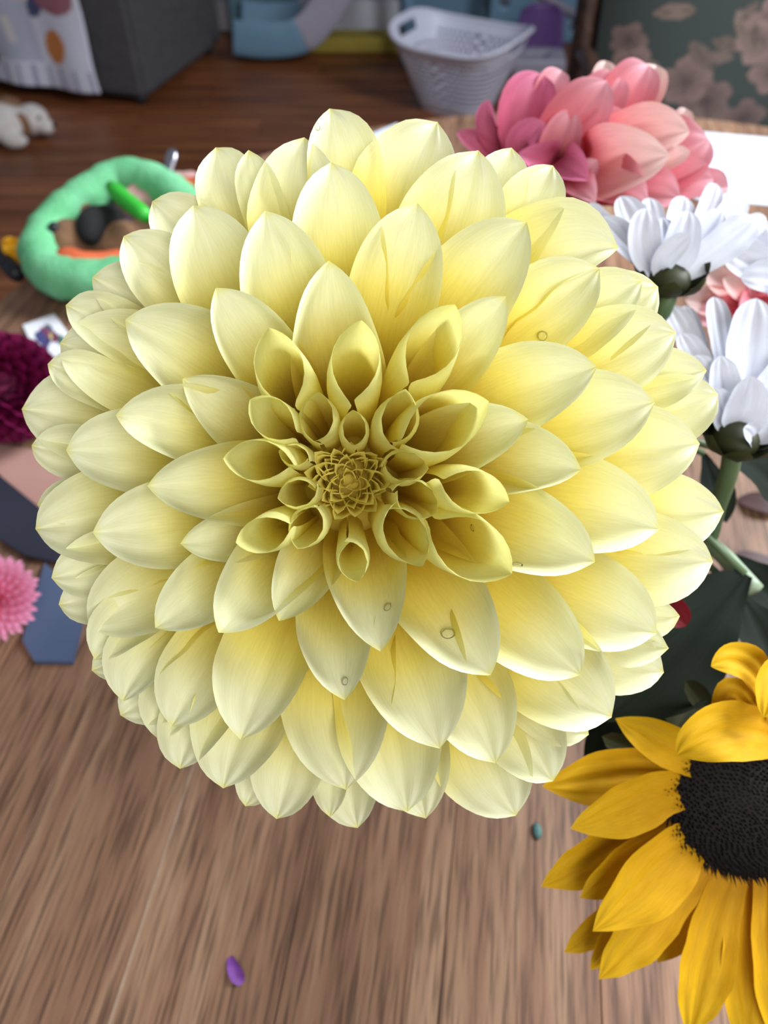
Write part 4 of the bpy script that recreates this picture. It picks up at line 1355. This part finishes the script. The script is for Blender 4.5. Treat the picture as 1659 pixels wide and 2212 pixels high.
def bk_pt(a, f, inset=0.0):
    """rounded rectangle cross-section, wider at the rim"""
    hw = (0.135 + 0.115 * f) - inset
    hd = (0.105 + 0.105 * f) - inset
    c, s = math.cos(a), math.sin(a)
    p = 0.62
    x = hw * math.copysign(abs(c) ** p, c)
    y = hd * math.copysign(abs(s) ** p, s)
    r = math.radians(-30)
    sag = -0.018 * f * abs(s) ** 2 + 0.02 * f * abs(c) ** 3
    return np.array([bkc[0] + x * math.cos(r) - y * math.sin(r), bkc[1] + x * math.sin(r) + y * math.cos(r), 0.004 + (BH + sag) * f])


NA, NF = 144, 26
V, F = [], []
for j in range(NF + 1):
    for i in range(NA): V.append(bk_pt(2 * math.pi * i / NA, j / NF))
for j in range(NF):
    for i in range(NA):
        a_mid = 2 * math.pi * (i + 0.5) / NA
        hole = False
        if 4 <= j <= 20 and j % 2 == 0 and i % 2 == (j // 2) % 2: hole = True
        # hand holes in the two short ends
        for ac in (0.0, math.pi):
            da = (a_mid - ac + math.pi) % (2 * math.pi) - math.pi
            if abs(da) < 0.62 and 21 <= j <= 23 and abs(bk_pt(a_mid, .9)[1] - bk_pt(ac, .9)[1]) < 0.055: hole = True
            elif abs(da) < 0.8 and 17 <= j: hole = hole and False
        if hole: continue
        F.append((j * NA + i, j * NA + (i + 1) % NA, (j + 1) * NA + (i + 1) % NA, (j + 1) * NA + i))
side = pyd('side_wall', V, F, M['basket'], bas)
sd = side.modifiers.new('thickness', 'SOLIDIFY')
sd.thickness = 0.004
tube('rim', [bk_pt(2 * math.pi * i / 96, 1.0) for i in range(96)], 0.008, M['basket'], bas, seg=8, closed=True)
V = [bk_pt(2 * math.pi * i / 96, 0.0) for i in range(96)]
pyd('bottom', V + [v + np.array([0, 0, -0.004]) for v in V], [tuple(range(96)), tuple(range(96, 192))[::-1]] + [(i, 96 + i, 96 + (i + 1) % 96, (i + 1) % 96) for i in range(96)], M['basket'], bas, smooth=False)

# ---- grey sofa block with a quilt over its side, plush dog on the floor
A0 = on_z(320, 237, 0)[:2]
A1 = on_z(80, 207, 0)[:2]
A2 = on_z(512, 108, 0)[:2]
sofa = empty('sofa', (A0[0], A0[1], 0), 'dark grey fabric sofa end beyond the table', 'sofa')
e1 = nrm(np.array([A1[0] - A0[0], A1[1] - A0[1], 0]))
e2 = nrm(np.array([A2[0] - A0[0], A2[1] - A0[1], 0]))
e2 = nrm(e2 - e1 * np.dot(e1, e2) * 0.9)
L1, L2 = 1.0, 0.72
c0 = np.array([A0[0], A0[1], 0])


def slab(name, o0, d1, d2, z0, z1, mat, parent, bev=0.02):
    bm = bmesh.new()
    vs_ = [o0, o0 + d1, o0 + d1 + d2, o0 + d2]
    b = [bm.verts.new((p[0], p[1], z0)) for p in vs_]
    t = [bm.verts.new((p[0], p[1], z1)) for p in vs_]
    bm.faces.new(b[::-1]); bm.faces.new(t)
    for i in range(4): bm.faces.new((b[i], b[(i + 1) % 4], t[(i + 1) % 4], t[i]))
    bmesh.ops.recalc_face_normals(bm, faces=bm.faces)
    if bev: bmesh.ops.bevel(bm, geom=list(bm.edges), offset=bev, segments=3, affect='EDGES')
    return from_bm(name, bm, mat, parent, smooth=False)


slab('base', c0 + e1 * .01 + e2 * .01, e1 * L1, e2 * L2, 0.03, 0.40, M['grey_fabric'], sofa)
slab('seat_cushion', c0 + e1 * .2 + e2 * .02, e1 * (L1 - .2), e2 * (L2 - .22), 0.39, 0.52, M['grey_fabric'], sofa, 0.04)
slab('arm', c0, e1 * .2, e2 * L2, 0.40, 0.62, M['grey_fabric'], sofa, 0.04)
slab('backrest', c0 + e2 * (L2 - .22), e1 * L1, e2 * .22, 0.40, 0.85, M['grey_fabric'], sofa, 0.05)
for q1, q2 in ((.06, .06), (L1 - .06, .06), (.06, L2 - .06), (L1 - .06, L2 - .06)):
    p = c0 + e1 * q1 + e2 * q2
    tube('foot', [(p[0], p[1], 0), (p[0], p[1], 0.035)], [.022, .025], M['black'], sofa, seg=10)

# quilt hanging down over the front
def quilt_col(u, v):
    # u: 0 right .. 1 left, v: 0 bottom .. 1 top
    if blob(u, v, .24, .30, .075, .12, 0.15): return srgb(196, 122, 66)
    if v > .50 and u < .42 and blob(u, v, .16, .64, .13, .12): return srgb(150, 96, 108)
    if blob(u, v, .40, .74, .13, .14): return srgb(206, 188, 160)
    if blob(u, v, .30, .58, .05, .10, .5): return srgb(70, 76, 110)
    if blob(u, v, .36, .92, .12, .10): return srgb(130, 40, 56)
    if blob(u, v, .62, .80, .10, .12): return srgb(214, 192, 184)
    if blob(u, v, .86, .55, .10, .16): return srgb(186, 128, 132)
    if blob(u, v, .8, .22, .12, .14): return srgb(70, 66, 74)
    if .36 < u < .8 and .18 < v < .62: return srgb(176, 178, 198) if not (0.50 < u < 0.56 and .3 < v < .5) else srgb(206, 200, 200)
    if v < .16 and math.sin(u * 60) > 0.75: return srgb(150, 150, 176)
    return srgb(206, 206, 222)
QW, QH = 0.62, 0.50
def quilt_pos(u, v):
    base = c0 + e1 * (0.185 + QW * u) - e2 * (0.022 + 0.012 * math.sin(u * 14) * (1 - v) + 0.006 * math.sin(v * 9 + u * 5))
    fold = max(0.0, v - 0.94)
    z = 0.05 + QH * v
    return (base[0] + e2[0] * fold * 1.5, base[1] + e2[1] * fold * 1.5, z)
qroot = colour_grid('quilt', quilt_col, quilt_pos, 90, 80, M['quilt_print'])
sd = qroot.modifiers.new('thickness', 'SOLIDIFY')
sd.thickness = 0.012
sd.offset = -1 if False else 0
tag(qroot, 'patchwork quilt with an orange oval hanging over the grey sofa', 'blanket')
recentre(qroot)

pd = on_z(30, 262, 0.06)
dog = empty('plush_dog', (pd[0], pd[1], 0), 'white and brown plush dog lying on the floor by the sofa', 'toy')
P0 = np.array([pd[0], pd[1], 0.0])
lump('body', [(P0 + np.array([-.05, -.02, .065]), (.11, .085, .065)), (P0 + np.array([.065, .015, .06]), (.06, .055, .055)), (P0 + np.array([.115, -.01, .045]), (.035, .03, .028)),
              (P0 + np.array([.02, -.09, .028]), (.05, .028, .028)), (P0 + np.array([-.10, -.10, .028]), (.055, .03, .028)), (P0 + np.array([-.16, .02, .05]), (.05, .025, .025))], M['white_plush'], dog, voxel=0.009)
lump('ear', [(P0 + np.array([.055, .062, .05]), (.026, .016, .045))], M['brown_plush'], dog, voxel=0.006)
lump('ear', [(P0 + np.array([.045, -.036, .06]), (.03, .018, .045))], M['brown_plush'], dog, voxel=0.006)
lump('back_patch', [(P0 + np.array([-.02, .03, .088]), (.06, .055, .046))], M['brown_plush'], dog, voxel=0.007)
lump('nose', [(P0 + np.array([.148, -.012, .05]), (.010, .011, .009))], M['black_plush'], dog, voxel=0.003)
for s in (-1, 1):
    lump('eye', [(P0 + np.array([.108, .0 + s * .024, .082]), (.007, .007, .007))], M['black'], dog, voxel=0.002)

# ---- toddler slide
sl = empty('toddler_slide', (-0.3, 3.80, 0), 'pale blue and mauve plastic toddler slide curving to the floor', 'slide')
path = smooth_path([(-.655, 3.72, .075), (-.56, 3.72, .062), (-.46, 3.72, .062), (-.37, 3.72, .075), (-.29, 3.72, .115), (-.21, 3.72, .20), (-.12, 3.72, .33), (-.02, 3.72, .50), (.09, 3.72, .70)], 44)


def trough(pts, mat, name):
    V, F = [], []
    prof_ = [(-.17, .105), (-.185, .105), (-.19, .0), (-.175, -.035), (.175, -.035), (.19, .0), (.185, .105), (.17, .105), (.165, .01), (.15, -.01), (-.15, -.01), (-.165, .01)]
    n_ = len(prof_)
    for i, p in enumerate(pts):
        t = nrm(pts[min(i + 1, len(pts) - 1)] - pts[max(i - 1, 0)])
        s_ = np.array([0, 1.0, 0])
        s_ = nrm(s_ - t * np.dot(s_, t))
        u_ = np.cross(t, s_)
        if u_[2] < 0: u_ = -u_
        for a, b in prof_: V.append(p + s_ * (a * .8 + .15) + u_ * b)
    for i in range(len(pts) - 1):
        for k in range(n_): F.append((i * n_ + k, i * n_ + (k + 1) % n_, (i + 1) * n_ + (k + 1) % n_, (i + 1) * n_ + k))
    F.append(tuple(range(n_))); F.append(tuple((len(pts) - 1) * n_ + k for k in range(n_))[::-1])
    o = pyd(name, V, F, mat, sl)
    bm = bmesh.new(); bm.from_mesh(o.data); bmesh.ops.recalc_face_normals(bm, faces=bm.faces); bm.to_mesh(o.data); bm.free()
    md = o.modifiers.new('bevel', 'BEVEL'); md.width = 0.012; md.segments = 2
    return o


trough(path[:19], M['blue_plastic'], 'landing')
trough(path[18:], M['mauve_plastic'], 'chute')
for yq in (3.75, 4.0):
    tube('support', [(.10, yq, 0), (.10, yq, .3), (.09, yq, .68)], .03, M['blue_plastic'], sl, seg=10)

# ---- light blue climbing frame with round holes
cl = empty('play_climber', (0.65, 4.0, 0), 'light blue plastic climbing frame with oval holes beside the wall', 'climber')


def panel_with_holes(name, ox, oy, wd, ht, holes, mat, th=0.05, rz=0.0):
    """upright rounded panel in XZ, oval holes cut as real openings by leaving grid cells out"""
    nx, nz = 26, 40
    V, F = [], []
    c, s = math.cos(rz), math.sin(rz)
    for j in range(nz + 1):
        for i in range(nx + 1):
            u, v = i / nx * 2 - 1, j / nz * 2 - 1
            x = wd / 2 * u * (1 - 0.10 * max(0, abs(v) - 0.85) / 0.15)
            z = ht / 2 + ht / 2 * v
            V.append((ox + x * c, oy + x * s, z))
    for j in range(nz):
        for i in range(nx):
            u, v = (i + .5) / nx - .5, (j + .5) / nz
            xx, zz = u * wd, v * ht
            if any(((xx - hx) / hr) ** 2 + ((zz - hz) / hq) ** 2 < 1 for hx, hz, hr, hq in holes): continue
            F.append((j * (nx + 1) + i, j * (nx + 1) + i + 1, (j + 1) * (nx + 1) + i + 1, (j + 1) * (nx + 1) + i))
    o = pyd(name, V, F, mat, cl)
    md = o.modifiers.new('thickness', 'SOLIDIFY'); md.thickness = th
    return o


panel_with_holes('side_panel', .565, 3.92, .19, .62, [(-.035, .20, .022, .035), (0, .46, .05, .06)], M['blue_plastic'])
panel_with_holes('side_panel', .855, 4.02, .12, .62, [(.01, .075, .016, .026), (0, .45, .04, .06)], M['blue_plastic'], rz=0.2)
panel_with_holes('rear_panel', .33, 4.10, .40, .62, [(.06, .225, .075, .016), (0, .48, .12, .05)], M['blue_plastic'])
tube('cross_bar', [(.56, 3.95, .30), (.70, 4.0, .20), (.86, 4.02, .12)], .02, M['mauve_plastic'], cl, seg=10)
for zc in (.34, .54):
    tube('step', [(.56, 3.96, zc), (.70, 4.0, zc), (.86, 4.04, zc)], .028, M['blue_plastic'], cl, seg=10)

# ---- purple and white child's seat
ps = on_z(1160, 178, 0)
seat = empty('toy_chair', (ps[0], ps[1], 0), 'small purple and white plastic toy chair beside the white basket', 'chair')
sx, sy = ps[0], ps[1] + 0.08
V, F = [], []
bm = bmesh.new()
outer = [(-.11, -.09), (.11, -.09), (.125, .09), (-.10, .10)]
inner = [(-.055, -.045), (.035, -.045), (.045, .03), (-.045, .03)]
vb = {}
for nm_, pts_, z_ in (('ot', outer, .085), ('it', inner, .085), ('ob', outer, .0), ('ib', inner, .03)):
    vb[nm_] = [bm.verts.new((sx + a, sy + b, z_)) for a, b in pts_]
for i in range(4):
    j = (i + 1) % 4
    bm.faces.new((vb['ot'][i], vb['ot'][j], vb['it'][j], vb['it'][i]))
    bm.faces.new((vb['ob'][i], vb['ob'][j], vb['ot'][j], vb['ot'][i]))
    bm.faces.new((vb['it'][i], vb['it'][j], vb['ib'][j], vb['ib'][i]))
bm.faces.new(vb['ib'])
bm.faces.new(vb['ob'][::-1])
o = from_bm('tray', bm, M['mauve_plastic'], seat, smooth=False)
md = o.modifiers.new('bevel', 'BEVEL'); md.width = 0.012; md.segments = 3
V, F = [], []
for th in (0, 1):
    for j in range(11):
        v = j / 10
        hwid = .105 * (1 - 0.16 * v) * (math.sqrt(max(0, 1 - ((v - .8) / .2) ** 2)) * .35 + .65 if v > .8 else 1)
        for i in range(11):
            u = i / 10 * 2 - 1
            V.append((sx + .012 + hwid * u, sy + .085 + .02 * v - .03 * u * u + th * .02, .07 + .17 * v))
for th in (0, 1):
    for j in range(10):
        for i in range(10):
            a = th * 121 + j * 11 + i
            F.append((a, a + 1, a + 12, a + 11) if th == 0 else (a, a + 11, a + 12, a + 1))
rim = [i for i in range(11)] + [j * 11 + 10 for j in range(1, 11)] + [110 + i for i in range(9, -1, -1)] + [j * 11 for j in range(9, 0, -1)]
for k in range(len(rim)):
    a, b = rim[k], rim[(k + 1) % len(rim)]
    F.append((b, a, a + 121, b + 121))
pyd('backrest', V, F, M['purple_plastic'], seat)

# ---- yellow foam mat and teal storage box behind the slide
box('base_board', (-.22, 3.95, 0.03), (.60, .14, .06), M['yellow_mat'], sl, rz=.0, bevel=.01)
tb = empty('storage_box', (-.56, 4.11, 0), 'teal fabric storage box standing against the wall behind the slide', 'box')
box('body', (-.56, 4.11, .13), (.30, .13, .26), M['teal_fabric'], tb, bevel=.012)
box('lid', (-.56, 4.11, .275), (.31, .14, .03), M['teal_fabric'], tb, bevel=.008)
tube('handle', [(-.60, 4.045, .16), (-.56, 4.038, .14), (-.52, 4.045, .16)], .006, M['black'], tb, seg=8)
